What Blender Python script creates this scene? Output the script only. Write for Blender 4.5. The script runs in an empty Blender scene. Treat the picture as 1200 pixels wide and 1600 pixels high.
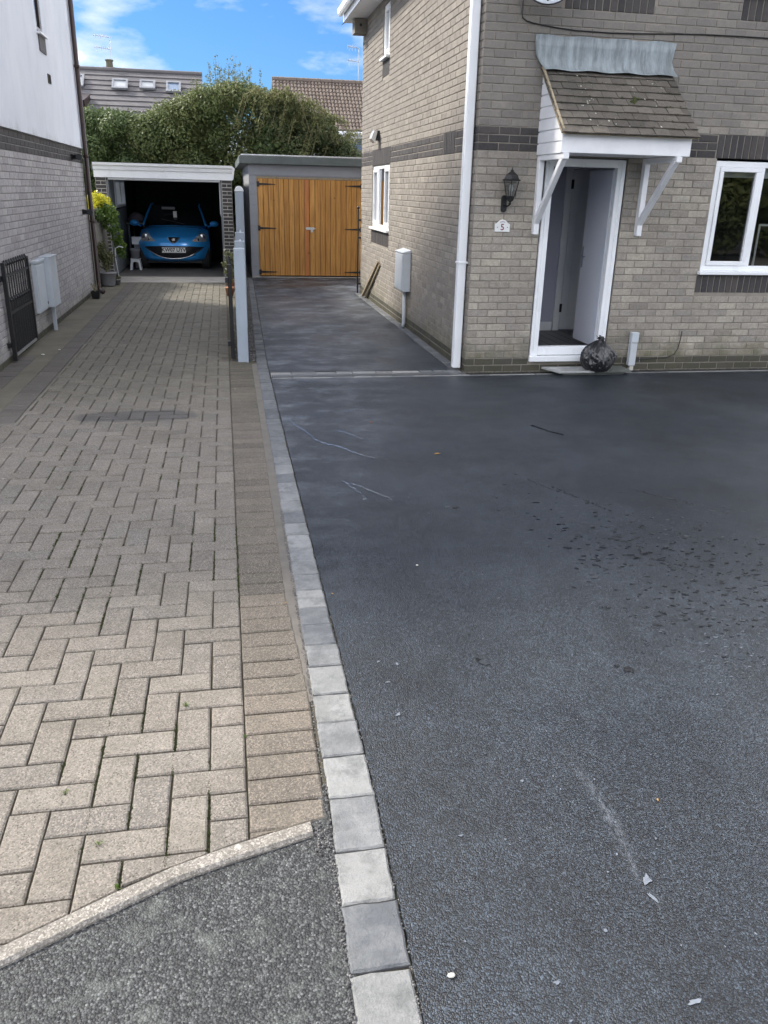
import bpy, bmesh, math, random
import numpy as np
from mathutils import Vector, Matrix
random.seed(7); np.random.seed(7)
S = bpy.context.scene
C = S.collection
PI = math.pi
# ------------------------------------------------------------------ camera, sky, sun, exposure
cam = bpy.data.cameras.new('camera'); cob = bpy.data.objects.new('camera', cam); C.objects.link(cob)
PITCH, YAW, ROLL, FPX = 0.37349, 0.19150, 0.02485, 1277.5
Fv = Vector((math.sin(YAW)*math.cos(PITCH), math.cos(YAW)*math.cos(PITCH), -math.sin(PITCH)))
rv = Vector((math.cos(YAW), -math.sin(YAW), 0)); uv = rv.cross(Fv)
r2 = math.cos(ROLL)*rv + math.sin(ROLL)*uv; u2 = -math.sin(ROLL)*rv + math.cos(ROLL)*uv
M = Matrix((r2, u2, -Fv)).transposed().to_4x4(); M.translation = Vector((0, 0, 1.75))
cob.matrix_world = M
cam.sensor_fit = 'HORIZONTAL'; cam.sensor_width = 36; cam.lens = FPX/1200*36; cam.clip_start = .05; cam.clip_end = 3000
S.camera = cob
SUN_EL, SUN_AZ = math.radians(40), math.atan2(-.80, .60)
wd = bpy.data.worlds.new('World'); S.world = wd; wd.use_nodes = True
nt = wd.node_tree; nt.nodes.clear(); N = nt.nodes.new; L = nt.links.new
sky = N('ShaderNodeTexSky'); sky.sky_type = 'NISHITA'; sky.sun_disc = False
sky.sun_elevation = SUN_EL; sky.sun_rotation = SUN_AZ; sky.air_density = 1.3; sky.dust_density = .4; sky.ozone_density = 2.0
tc = N('ShaderNodeTexCoord'); mp = N('ShaderNodeMapping'); mp.inputs['Scale'].default_value = (1, 1, 2.6); mp.inputs['Location'].default_value = (7.66, 1.1, 2.36)
L(tc.outputs['Generated'], mp.inputs['Vector'])
nz = N('ShaderNodeTexNoise'); nz.inputs['Scale'].default_value = 3.6; nz.inputs['Detail'].default_value = 9; nz.inputs['Roughness'].default_value = .55
L(mp.outputs['Vector'], nz.inputs['Vector'])
cr = N('ShaderNodeValToRGB'); cr.color_ramp.elements[0].position = .43; cr.color_ramp.elements[1].position = .56
L(nz.outputs['Fac'], cr.inputs['Fac'])
mx = N('ShaderNodeMix'); mx.data_type = 'RGBA'
gn = N('ShaderNodeMix'); gn.data_type = 'RGBA'; gn.blend_type = 'MULTIPLY'; gn.inputs[0].default_value = 1; gn.inputs[7].default_value = (.122, .232, .435, 1)
L(sky.outputs['Color'], gn.inputs[6]); L(gn.outputs[2], mx.inputs[6]); nz2 = N('ShaderNodeTexNoise'); nz2.inputs['Scale'].default_value = 5; nz2.inputs['Detail'].default_value = 6; L(mp.outputs['Vector'], nz2.inputs['Vector'])
cb = N('ShaderNodeMix'); cb.data_type = 'RGBA'; cb.inputs[6].default_value = (3.2, 3.4, 3.6, 1); cb.inputs[7].default_value = (37, 35.5, 34.5, 1)
cr2 = N('ShaderNodeValToRGB'); cr2.color_ramp.elements[0].position = .51; cr2.color_ramp.elements[1].position = .68; L(nz.outputs['Fac'], cr2.inputs['Fac']); pw = N('ShaderNodeMath'); pw.operation = 'POWER'; pw.inputs[1].default_value = 1.6; L(cr2.outputs['Color'], pw.inputs[0]); L(pw.outputs[0], cb.inputs[0]); L(cb.outputs[2], mx.inputs[7])
L(cr.outputs['Color'], mx.inputs[0])
bg = N('ShaderNodeBackground'); bg.inputs['Strength'].default_value = .05
wo = N('ShaderNodeOutputWorld'); L(mx.outputs[2], bg.inputs['Color']); L(bg.outputs[0], wo.inputs[0])
sl = bpy.data.lights.new('sun', 'SUN'); sl.energy = 1.0; sl.angle = math.radians(8); sl.color = (1, .93, .82)
so = bpy.data.objects.new('sun', sl); C.objects.link(so); so.location = (-8, 10, 12)
sd = Vector((math.cos(SUN_EL)*math.sin(SUN_AZ), math.cos(SUN_EL)*math.cos(SUN_AZ), math.sin(SUN_EL)))
so.rotation_euler = sd.to_track_quat('Z', 'Y').to_euler()
S.view_settings.view_transform = 'Standard'; S.view_settings.look = 'None'; S.view_settings.gamma = 1; S.view_settings.use_curve_mapping = False
S.view_settings.exposure = 2.85
S.render.engine = 'CYCLES'; S.cycles.max_bounces = 8; S.cycles.transparent_max_bounces = 12

# ------------------------------------------------------------------ materials
def srgb(r, g, b):
    f = lambda c: (c/255/12.92 if c/255 <= .04045 else ((c/255+.055)/1.055)**2.4)
    return (f(r), f(g), f(b), 1)
class NT:
    def __init__(s, m):
        m.use_nodes = True; s.t = m.node_tree; s.t.nodes.clear(); s.o = s.n('OutputMaterial'); s.b = s.n('BsdfPrincipled')
        s.l(s.b.outputs[0], s.o.inputs[0]); s.g = s.n('NewGeometry')
    def n(s, t, **k):
        x = s.t.nodes.new('ShaderNode'+t)
        for a, v in k.items(): setattr(x, a, v)
        return x
    def l(s, a, b): s.t.links.new(a, b)
    def pos(s, sc=(1, 1, 1)):
        m = s.n('Mapping'); m.inputs['Scale'].default_value = sc; s.l(s.g.outputs['Position'], m.inputs[0]); return m.outputs[0]
    def noise(s, sc, det=4, ro=.5, v=None, stretch=(1, 1, 1)):
        x = s.n('TexNoise'); x.inputs['Scale'].default_value = sc; x.inputs['Detail'].default_value = det; x.inputs['Roughness'].default_value = ro
        s.l(v or s.pos(stretch), x.inputs['Vector']); return x.outputs['Fac']
    def vor(s, sc, feat='F1', out='Distance', v=None):
        x = s.n('TexVoronoi'); x.feature = feat; x.inputs['Scale'].default_value = sc; s.l(v or s.pos(), x.inputs['Vector']); return x.outputs[out]
    def ramp(s, f, a, b, ca=(0, 0, 0, 1), cb=(1, 1, 1, 1)):
        if a > b: a, b, ca, cb = b, a, cb, ca
        x = s.n('ValToRGB'); e = x.color_ramp.elements; e[0].position = a; e[1].position = b; e[0].color = ca; e[1].color = cb
        s.l(f, x.inputs[0]); return x.outputs[0]
    def mix(s, f, a, b, mode='MIX'):
        x = s.n('Mix'); x.data_type = 'RGBA'; x.blend_type = mode
        for i, v in ((0, f), (6, a), (7, b)):
            if isinstance(v, (int, float, tuple)): x.inputs[i].default_value = v
            else: s.l(v, x.inputs[i])
        return x.outputs[2]
    def math(s, op, a, b=0.0, c=None):
        x = s.n('Math', operation=op)
        for i, v in enumerate((a, b) if c is None else (a, b, c)):
            if isinstance(v, (int, float)): x.inputs[i].default_value = v
            else: s.l(v, x.inputs[i])
        return x.outputs[0]
    def sep(s):
        x = s.n('SeparateXYZ'); s.l(s.g.outputs['Position'], x.inputs[0]); return x.outputs
    def tone(s):
        a = s.n('Attribute', attribute_name='tone'); o = s.n('ObjectInfo')
        return s.math('FRACT', s.math('ADD', a.outputs['Fac'], o.outputs['Random']))
    def tonevec(s, k=40):
        t = s.tone(); c = s.n('CombineXYZ')
        s.l(s.math('MULTIPLY', t, k), c.inputs[0]); s.l(s.math('MULTIPLY', t, k*1.7), c.inputs[2])
        a = s.n('VectorMath', operation='ADD'); s.l(s.g.outputs['Position'], a.inputs[0]); s.l(c.outputs[0], a.inputs[1]); return a.outputs[0]
    def bump(s, h, st=.3, dist=.01, prev=None):
        x = s.n('Bump'); x.inputs['Strength'].default_value = st; x.inputs['Distance'].default_value = dist; s.l(h, x.inputs['Height'])
        if prev: s.l(prev, x.inputs['Normal'])
        return x.outputs[0]
    def fin(s, col, rough=.8, bump=None, metal=0, spec=.5):
        for k, v in (('Base Color', col), ('Roughness', rough), ('Metallic', metal), ('Specular IOR Level', spec)):
            if isinstance(v, (int, float, tuple)): s.b.inputs[k].default_value = v
            else: s.l(v, s.b.inputs[k])
        if bump: s.l(bump, s.b.inputs['Normal'])
MATS = {}
def newmat(name):
    m = bpy.data.materials.new(name); MATS[name] = m; return m, NT(m)
def simple(name, c, rough=.5, var=.15, sc=6, bump=.05, metal=0, spec=.5, fine=120, stretch=(1, 1, 1), dirt=0, dirtc=(.12, .11, .08, 1), bd=.004):
    m, t = newmat(name)
    n1 = t.noise(sc, 5, .6, stretch=stretch); n2 = t.noise(fine, 3, stretch=stretch)
    k = tuple(x*(1-var) for x in c[:3])+(1,); k2 = tuple(min(1, x*(1+var)) for x in c[:3])+(1,)
    col = t.mix(t.ramp(n1, .3, .7), k, k2)
    if dirt: col = t.mix(t.math('MULTIPLY', t.ramp(t.noise(sc*.7+1, 8, .7, stretch=stretch), .45, .75), dirt), col, dirtc)
    col = t.mix(t.math('MULTIPLY', t.ramp(n2, .35, .7), var), col, tuple(x*.6 for x in c[:3])+(1,))
    ro = t.math('ADD', t.math('MULTIPLY', n1, .2), rough-.1)
    t.fin(col, ro, t.bump(n2, bump, bd) if bump else None, metal, spec); return m

def brickmat(name, cols, stain=None, algae=0.0, rough=.88, lo=0, spk=1.0):
    m, t = newmat(name)
    tn = t.tone(); r = t.n('ValToRGB'); e = r.color_ramp.elements
    while len(e) < len(cols): e.new(.5)
    for i, c in enumerate(cols): e[i].position = i/(len(cols)-1); e[i].color = c
    t.l(tn, r.inputs[0]); col = r.outputs[0]
    v = t.tonevec()
    col = t.mix(t.math('MULTIPLY', t.ramp(t.noise(26, 6, .7, v), .4, .72), .45*spk), col, tuple(x*.5 for x in cols[0][:3])+(1,))
    col = t.mix(t.math('MULTIPLY', t.ramp(t.noise(90, 3, .6, v), .55, .75), .45*spk), col, tuple(min(1, x*1.5) for x in cols[-1][:3])+(1,))
    if stain:
        col = t.mix(t.math('MULTIPLY', t.ramp(t.noise(1.3, 8, .7, stretch=(1, 1, .6)), .42, .7), stain[1]), col, stain[0])
        x, y, z = t.sep(); up = t.ramp(t.math('MULTIPLY_ADD', z, .3, t.math('MULTIPLY', t.noise(1.6, 6, .7), .5)), .80, 1.16)
        col = t.mix(t.math('MULTIPLY', up, stain[2]), col, stain[0])
    if algae:
        x, y, z = t.sep(); a = t.math('SUBTRACT', t.math('MULTIPLY', t.noise(3.5, 7, .7), 1.25), t.math('MULTIPLY', z, 1.0))
        col = t.mix(t.math('MULTIPLY', t.ramp(a, .25, .62), algae), col, (.085, .085, .035, 1))
    b = t.bump(t.noise(140, 4, .7, v), .5, .004, t.bump(t.noise(22, 4, .6, v), .35, .008))
    t.fin(col, rough, b, 0, .25); return m
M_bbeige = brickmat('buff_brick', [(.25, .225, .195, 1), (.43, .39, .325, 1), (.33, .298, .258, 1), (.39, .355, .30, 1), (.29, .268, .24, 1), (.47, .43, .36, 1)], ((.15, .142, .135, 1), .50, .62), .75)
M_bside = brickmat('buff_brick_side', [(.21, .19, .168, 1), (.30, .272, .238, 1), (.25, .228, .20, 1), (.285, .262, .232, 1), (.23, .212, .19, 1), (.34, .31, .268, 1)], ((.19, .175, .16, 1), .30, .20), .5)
M_bdark = brickmat('charcoal_brick', [(.045, .043, .045, 1), (.075, .070, .070, 1), (.058, .054, .055, 1), (.09, .08, .075, 1)], ((.09, .088, .085, 1), .2, .0), .4, .75)
M_bleft = brickmat('grey_brick', [(.33, .31, .31, 1), (.43, .41, .405, 1), (.37, .355, .36, 1), (.47, .45, .44, 1)], ((.22, .215, .22, 1), .3, 0), .3)
M_mortar = simple('mortar', (.27, .245, .21, 1), .95, .2, 5, .3, dirt=.5)
M_mortarl = simple('mortar_left', (.27, .26, .255, 1), .95, .2, 5, .3, dirt=.3)
M_mortard = simple('mortar_pale', (.52, .50, .46, 1), .95, .2, 5, .3, dirt=.3)
M_upvc = simple('white_upvc', (.84, .86, .88, 1), .3, .03, 3, .01, dirt=.10, dirtc=(.45, .45, .42, 1))
M_wpaint = simple('white_painted_timber', (.83, .84, .86, 1), .45, .04, 5, .05, dirt=.15, dirtc=(.4, .4, .37, 1))
M_black = simple('black_metal', (.012, .012, .013, 1), .42, .2, 12, .1)
M_brown = simple('brown_plastic_pipe', (.035, .018, .014, 1), .35, .2, 4, .03)
M_glassdark = simple('dark_glazing', (.012, .014, .016, 1), .05, .1, 2, 0)
M_green_conc = simple('weathered_slab', (.11, .12, .11, 1), .8, .3, 12, .3, dirt=.4)
def glassmat(name, tint=(1, 1, 1, 1), f=1.0):
    m, t = newmat(name); tr = t.n('BsdfTransparent'); gl = t.n('BsdfGlossy'); gl.inputs['Roughness'].default_value = .015
    tr.inputs[0].default_value = tint
    fr = t.n('Fresnel'); fr.inputs[0].default_value = 1.55; ms = t.n('MixShader')
    t.l(t.math('MINIMUM', t.math('MULTIPLY', fr.outputs[0], 2.0*f), 1.0), ms.inputs[0]); t.l(tr.outputs[0], ms.inputs[1]); t.l(gl.outputs[0], ms.inputs[2]); t.l(ms.outputs[0], t.o.inputs[0]); return m
M_glass = glassmat('window_glass', (.8, .82, .8, 1))

# tarmac (new, damp)
def tarmac(name, base, light, chip, wet=True, bumpst=.55, patchc=None):
    m, t = newmat(name)
    warp = t.pos()
    vc = t.vor(chip, out='Color'); vd = t.vor(chip)
    gray = t.n('RGBToBW'); t.l(vc, gray.inputs[0]); g = gray.outputs[0]
    big = t.noise(.75, 6, .6); mid = t.noise(5, 6, .65)
    col = t.mix(t.ramp(g, .42, .78), base, light)
    col = t.mix(t.ramp(g, .80, .90), col, tuple(min(1, q*1.6) for q in light[:3])+(1,))
    col = t.mix(t.math('MULTIPLY', t.ramp(vd, .5, .85), .7), col, tuple(x*.35 for x in base[:3])+(1,))
    x, y, z = t.sep()
    if wet:
        # pale drying film left by rain water near the drain and along the strip
        film = t.math('MULTIPLY', t.ramp(t.noise(2.2, 9, .75, stretch=(1, 1.1, 1)), .47, .62), t.ramp(t.math('MULTIPLY_ADD', x, -.30, t.math('MULTIPLY', y, .085)), .08, .50))
        col = t.mix(t.math('MULTIPLY', film, .70), col, (.16, .182, .205, 1))
        # rain-drop wet marks to the right
        dx = t.math('SUBTRACT', x, 2.35); dy = t.math('SUBTRACT', y, 3.1)
        rr = t.math('SQRT', t.math('ADD', t.math('MULTIPLY', t.math('MULTIPLY', dx, dx), .8), t.math('MULTIPLY', t.math('MULTIPLY', dy, dy), .45)))
        reg = t.ramp(t.math('SUBTRACT', 1.15, rr), 0, .9)
        spots = t.math('MULTIPLY', t.ramp(t.noise(20, 3, .55, stretch=(1, 1.5, 1)), .60, .63), reg)
        spots = t.math('MULTIPLY', spots, t.ramp(t.noise(3.2, 3), .40, .52))
        col = t.mix(t.math('MULTIPLY', spots, .85), col, (.008, .009, .011, 1))
        ro = t.math('ADD', t.math('MULTIPLY', t.ramp(big, .38, .64), .26), .30)
        ro = t.math('ADD', ro, t.math('MULTIPLY', g, .12))
        ro = t.math('MULTIPLY', ro, t.math('SUBTRACT', 1, t.math('MULTIPLY', spots, .85)))
        col = t.mix(t.math('MULTIPLY', t.ramp(mid, .42, .7), .3), col, tuple(q*.6 for q in base[:3])+(1,))
        pale = t.math('MULTIPLY', t.ramp(t.noise(.9, 8, .7), .46, .66), .38)
        col = t.mix(pale, col, t.mix(1.0, col, (1.9, 1.95, 2.0, 1), 'MULTIPLY')); col = t.mix(t.math('MULTIPLY', pale, .35), col, (.075, .087, .098, 1))
        dk = t.math('MULTIPLY', t.ramp(t.noise(1.7, 7, .68, stretch=(1.3, .7, 1)), .50, .66), .55); col = t.mix(dk, col, t.mix(1.0, col, (.45, .46, .48, 1), 'MULTIPLY'))
        sx_ = t.math('SUBTRACT', x, t.math('MULTIPLY_ADD', y, .03, 1.01)); sm = t.math('MULTIPLY', t.ramp(t.math('ABSOLUTE', t.math('ADD', sx_, t.math('MULTIPLY', t.math('SUBTRACT', t.noise(6, 4), .5), .06))), .028, .0), t.ramp(t.math('ABSOLUTE', t.math('SUBTRACT', y, 1.78)), .36, .05))
        sm = t.math('MULTIPLY', sm, t.ramp(t.noise(60, 5, .7, stretch=(1, .4, 1)), .42, .60)); col = t.mix(t.math('MULTIPLY', sm, .42), col, (.20, .22, .25, 1))
        h = t.math('MULTIPLY', t.math('SUBTRACT', 1, vd), t.math('SUBTRACT', 1, spots))
    else:
        ro = t.math('ADD', t.math('MULTIPLY', g, .3), .55)
        col = t.mix(t.math('MULTIPLY', t.ramp(mid, .4, .7), .4), col, tuple(q*.6 for q in base[:3])+(1,))
        col = t.mix(t.math('MULTIPLY', t.ramp(t.noise(6, 7, .75), .54, .70), .6), col, patchc)
        h = t.math('SUBTRACT', t.math('MULTIPLY', g, 1.6), t.math('MULTIPLY', vd, .6))
    b = t.bump(h, bumpst, .006, t.bump(t.noise(3, 5, .6), .25, .03))
    t.fin(col, ro, b, 0, .42); return m
M_tar = tarmac('new_damp_tarmac', (.006, .008, .011, 1), (.044, .058, .076, 1), 230)
M_oldtar = tarmac('old_coarse_tarmac', (.022, .024, .026, 1), (.11, .115, .115, 1), 170, False, .9, (.15, .165, .15, 1))
# concrete block pavers
def pavermat(name, cols, spk=.7, dark=.5, dark_zones=True, pit=True):
    m, t = newmat(name); tn = t.tone(); r = t.n('ValToRGB'); e = r.color_ramp.elements
    while len(e) < len(cols): e.new(.5)
    for i, c in enumerate(cols): e[i].position = i/(len(cols)-1); e[i].color = c
    t.l(tn, r.inputs[0]); col = r.outputs[0]
    vc = t.vor(230, out='Color'); gw = t.n('RGBToBW'); t.l(vc, gw.inputs[0]); g = gw.outputs[0]
    col = t.mix(t.math('MULTIPLY', t.ramp(g, .55, .85), spk), col, tuple(min(1, x*1.75) for x in cols[-1][:3])+(1,))
    col = t.mix(t.math('MULTIPLY', t.ramp(g, .42, .15), spk*.8), col, tuple(x*.45 for x in cols[0][:3])+(1,))
    col = t.mix(t.math('MULTIPLY', t.ramp(t.noise(7, 7, .7), .45, .75), dark), col, (.10, .09, .07, 1))
    col = t.mix(t.math('MULTIPLY', t.ramp(t.noise(1.1, 6, .65), .5, .72), dark*.8), col, (.085, .08, .062, 1))
    pits = t.ramp(t.vor(75), .13, .22); pm = t.ramp(t.noise(38, 2), .50, .55)
    pp = t.math('MULTIPLY', t.math('SUBTRACT', 1, pits), pm)
    if pit: col = t.mix(t.math('MULTIPLY', pp, .8), col, (.03, .027, .022, 1))
    x, y, z = t.sep()
    ro = .9
    if dark_zones:   # the far stretch is darker and greener, and a wet patch lies half-way up
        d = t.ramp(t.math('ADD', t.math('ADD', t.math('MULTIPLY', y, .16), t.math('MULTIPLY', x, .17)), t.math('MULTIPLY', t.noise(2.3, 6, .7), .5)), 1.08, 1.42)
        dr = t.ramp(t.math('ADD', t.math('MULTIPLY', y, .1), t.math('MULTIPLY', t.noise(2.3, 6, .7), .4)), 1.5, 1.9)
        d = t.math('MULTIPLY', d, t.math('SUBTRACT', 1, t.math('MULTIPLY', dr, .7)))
        px = t.math('ADD', x, .75); py = t.math('SUBTRACT', y, 6.75)
        q = t.math('SQRT', t.math('ADD', t.math('MULTIPLY', t.math('MULTIPLY', px, px), 1.0), t.math('MULTIPLY', t.math('MULTIPLY', py, py), 8)))
        q = t.math('ADD', q, t.math('MULTIPLY', t.noise(7, 5, .6), .5)); pat = t.ramp(q, .78, .70)
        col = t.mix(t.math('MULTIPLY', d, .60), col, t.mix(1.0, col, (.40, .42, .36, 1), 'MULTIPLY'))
        fr = t.ramp(t.math('ADD', t.math('MULTIPLY', y, .1), t.math('MULTIPLY', t.noise(1.8, 6, .7), .25)), .74, .92)
        col = t.mix(t.math('MULTIPLY', fr, .48), col, t.mix(1.0, col, (.52, .56, .48, 1), 'MULTIPLY'))
        col = t.mix(t.math('MULTIPLY', pat, .85), col, t.mix(1.0, col, (.36, .36, .38, 1), 'MULTIPLY'))
        ro = t.math('SUBTRACT', .9, t.math('MULTIPLY', pat, .3))
    col = t.mix(t.math('MULTIPLY', t.ramp(t.noise(17, 4, .6), .70, .76), .55), col, (.55, .52, .47, 1))
    b = t.bump(t.math('SUBTRACT', g, t.math('MULTIPLY', pp, 2)), .5, .0022, t.bump(t.noise(34, 5, .7), .5, .005))
    t.fin(col, ro, b, 0, .35); return m
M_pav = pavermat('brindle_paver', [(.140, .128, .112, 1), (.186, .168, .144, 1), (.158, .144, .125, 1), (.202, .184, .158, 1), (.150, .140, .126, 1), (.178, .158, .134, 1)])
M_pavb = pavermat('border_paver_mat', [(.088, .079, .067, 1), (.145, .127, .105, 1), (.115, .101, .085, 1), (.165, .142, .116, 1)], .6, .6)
M_pavd = pavermat('charcoal_paver', [(.085, .078, .070, 1), (.12, .11, .098, 1), (.10, .092, .083, 1)], .4, .6, False)
def settmat(name='grey_sett', cs=None, f1=.6, f2=.62):
    m, t = newmat(name); tn = t.tone(); r = t.n('ValToRGB'); e = r.color_ramp.elements
    cs = cs or [(.16, .165, .165, 1), (.24, .243, .238, 1), (.11, .117, .125, 1), (.27, .273, .268, 1), (.20, .203, .198, 1), (.14, .147, .155, 1)]
    while len(e) < len(cs): e.new(.5)
    for i, c in enumerate(cs): e[i].position = i/(len(cs)-1); e[i].color = c
    t.l(tn, r.inputs[0]); v = t.tonevec(); col = r.outputs[0]
    col = t.mix(t.math('MULTIPLY', t.ramp(t.noise(7, 8, .75, v), .42, .66), f1), col, (.31, .315, .31, 1))
    col = t.mix(t.math('MULTIPLY', t.ramp(t.noise(10, 7, .75, v), .48, .64), f2), col, (.095, .102, .102, 1))
    x, y, z = t.sep()
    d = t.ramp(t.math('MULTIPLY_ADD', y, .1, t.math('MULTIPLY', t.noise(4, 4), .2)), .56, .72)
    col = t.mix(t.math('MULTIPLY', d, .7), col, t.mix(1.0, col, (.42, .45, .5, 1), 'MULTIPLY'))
    col = t.mix(t.math('MULTIPLY', t.ramp(t.noise(260, 3), .5, .7), .25), col, (.10, .10, .10, 1))
    t.fin(col, .8, t.bump(t.noise(180, 4, .7), .4, .003, t.bump(t.noise(45, 5, .7), .7, .008)), 0, .35); return m
M_sett = settmat(); M_settd = settmat('slate_grey_sett', [(.085, .093, .105, 1), (.125, .132, .14, 1)], .4, .5)
M_sand = simple('joint_sand', (.085, .072, .05, 1), .98, .4, 14, .6, dirt=.6, dirtc=(.05, .07, .02, 1))
M_kerb = pavermat('kerb_concrete', [(.215, .20, .178, 1), (.27, .252, .225, 1)], .75, .6, False, False)
M_mconc = simple('mossy_concrete', (.13, .118, .09, 1), .92, .3, 3, .4, dirt=.5, dirtc=(.08, .085, .03, 1))
M_conc = simple('pale_concrete', (.36, .34, .31, 1), .9, .2, 4, .3, dirt=.35)
M_screed = simple('mortar_haunch', (.14, .128, .112, 1), .95, .2, 8, .3, dirt=.3)
M_lip = brickmat('drain_lip_concrete', [(.13, .135, .14, 1), (.27, .275, .27, 1), (.18, .185, .185, 1), (.33, .33, .32, 1)], None, 0)
M_gratem = simple('dull_steel', (.16, .165, .17, 1), .5, .2, 10, .05, metal=.4)
M_render = None
def rendermat():
    m, t = newmat('white_render'); col = t.mix(t.ramp(t.noise(1.2, 5), .3, .7), (.66, .69, .75, 1), (.73, .76, .81, 1))
    col = t.mix(t.math('MULTIPLY', t.ramp(t.noise(1.6, 8, .7, stretch=(1.4, 1.4, .6)), .45, .8), .30), col, (.38, .40, .42, 1))
    x, y, z = t.sep(); a = t.math('SUBTRACT', t.math('MULTIPLY', t.noise(3, 6, .7, stretch=(1, 1, .5)), 1.0), t.math('MULTIPLY', t.math('SUBTRACT', z, 2.3), 1.6))
    col = t.mix(t.math('MULTIPLY', t.ramp(a, .42, .7), .55), col, (.33, .35, .30, 1))
    t.fin(col, .9, t.bump(t.noise(70, 4, .7), .4, .006, t.bump(t.noise(4, 3), .3, .02)), 0, .2); return m
M_render = rendermat()
M_garage = simple('grey_masonry_paint', (.27, .28, .31, 1), .75, .07, 2.5, .2, fine=60, dirt=.2, dirtc=(.13, .13, .14, 1))
M_fence = simple('blue_grey_paint', (.34, .39, .45, 1), .6, .10, 3, .15, dirt=.35, dirtc=(.18, .2, .2, 1), stretch=(1, 1, .3))
M_roofgrp = simple('green_grey_roof_edge', (.085, .105, .105, 1), .5, .2, 3, .15, dirt=.3, dirtc=(.2, .2, .19, 1))
def woodmat(name, c1, c2, c3):
    m, t = newmat(name); tn = t.tone(); col = t.mix(tn, c1, c2)
    v = t.tonevec(20); mpn = t.n('Mapping'); mpn.inputs['Scale'].default_value = (22, 22, 1.2); t.l(v, mpn.inputs[0])
    w = t.noise(1.6, 7, .6, mpn.outputs[0]); col = t.mix(t.math('MULTIPLY', t.ramp(w, .45, .62), .7), col, c3)
    k = t.vor(3.0, v=v); kn = t.ramp(k, .02, .07); col = t.mix(t.math('SUBTRACT', 1, kn), col, tuple(x*.35 for x in c3[:3])+(1,))
    col = t.mix(t.math('MULTIPLY', t.ramp(t.noise(1.5, 4), .45, .75), .3), col, tuple(x*.5 for x in c1[:3])+(1,))
    t.fin(col, .5, t.bump(w, .2, .003), 0, .4); return m
M_wood = woodmat('stained_softwood', (.44, .205, .045, 1), (.60, .305, .078, 1), (.30, .13, .03, 1))
M_woodo = woodmat('orange_softwood', (.52, .20, .06, 1), (.50, .19, .06, 1), (.36, .13, .035, 1))
M_doorback = simple('dark_stained_back', (.07, .03, .01, 1), .7, .2, 6, .1)
M_oldwood = woodmat('weathered_timber', (.30, .25, .17, 1), (.36, .30, .21, 1), (.18, .15, .10, 1))
M_tile = brickmat('mossy_roof_tile', [(.08, .072, .062, 1), (.15, .135, .115, 1), (.105, .095, .082, 1), (.18, .16, .135, 1)], ((.05, .05, .042, 1), .4, 0), 0, .9)
M_lead = None
def leadmat():
    m, t = newmat('oxidised_lead'); n1 = t.noise(5, 8, .75, stretch=(3.4, 1, .6))
    col = t.mix(t.ramp(n1, .38, .62), (.07, .095, .13, 1), (.36, .44, .50, 1))
    x, y, z = t.sep(); zz = t.ramp(t.math('ADD', z, t.math('MULTIPLY', t.noise(6, 5), .15)), 2.86, 3.05)
    col = t.mix(t.math('MULTIPLY', t.math('SUBTRACT', 1, zz), .55), col, (.22, .235, .22, 1))
    t.fin(col, .55, t.bump(t.noise(7, 5, .6), .4, .02), .25, .5); return m
M_lead = leadmat()
M_steel = simple('galvanised_steel', (.55, .56, .57, 1), .35, .1, 10, .05, metal=.8)
M_plast = simple('grey_plastic_box', (.52, .56, .60, 1), .45, .06, 4, .03, dirt=.3, dirtc=(.3, .3, .28, 1))
M_slate = simple('grey_concrete_tile', (.118, .113, .118, 1), .85, .18, 1.5, .2, fine=20, dirt=.3, dirtc=(.16, .15, .14, 1))
M_slatel = simple('grey_flashing', (.22, .23, .25, 1), .5, .1, 3, 0)
M_pant = brickmat('brown_pantile', [(.135, .105, .085, 1), (.20, .165, .14, 1), (.16, .13, .11, 1)], ((.09, .08, .07, 1), .3, 0), 0, .85)
def leafmat(name, cols, tr=.3):
    m, t = newmat(name); a = t.n('Attribute', attribute_name='tone'); r = t.n('ValToRGB'); e = r.color_ramp.elements
    while len(e) < len(cols): e.new(.5)
    for i, c in enumerate(cols): e[i].position = i/(len(cols)-1); e[i].color = c
    t.l(a.outputs['Fac'], r.inputs[0]); t.fin(r.outputs[0], .5, None, 0, .35)
    tl = t.n('BsdfTranslucent'); t.l(r.outputs[0], tl.inputs[0]); ms = t.n('MixShader'); ms.inputs[0].default_value = tr
    t.l(t.b.outputs[0], ms.inputs[1]); t.l(tl.outputs[0], ms.inputs[2]); t.l(ms.outputs[0], t.o.inputs[0]); return m
M_leafd = leafmat('dark_green_leaves', [(.04, .065, .024, 1), (.08, .12, .042, 1), (.13, .18, .065, 1), (.22, .26, .11, 1)])
M_leafm = leafmat('hedge_leaves', [(.055, .078, .028, 1), (.11, .14, .05, 1), (.17, .20, .075, 1), (.26, .25, .11, 1)])
M_leafo2 = leafmat('grey_green_leaves', [(.05, .07, .032, 1), (.095, .12, .055, 1), (.15, .175, .08, 1), (.23, .23, .12, 1)])
M_leafr = leafmat('drooping_leaves', [(.06, .08, .03, 1), (.12, .14, .05, 1), (.19, .20, .08, 1), (.27, .26, .12, 1)])
M_leafy = leafmat('yellow_leaves', [(.35, .36, .02, 1), (.55, .52, .03, 1), (.62, .58, .05, 1)], .35)
M_leafg = leafmat('fresh_green_leaves', [(.05, .10, .02, 1), (.10, .17, .03, 1), (.17, .24, .04, 1)])
M_leafo = leafmat('olive_leaves', [(.05, .06, .025, 1), (.10, .11, .045, 1), (.16, .16, .07, 1)])
M_leafb = leafmat('fallen_leaf_mat', [(.30, .16, .04, 1), (.40, .25, .08, 1)], .1)
M_bark = simple('bark', (.10, .075, .05, 1), .95, .3, 12, .6)
M_twig = simple('pale_twig', (.22, .19, .10, 1), .9, .3, 12, .3)
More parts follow.
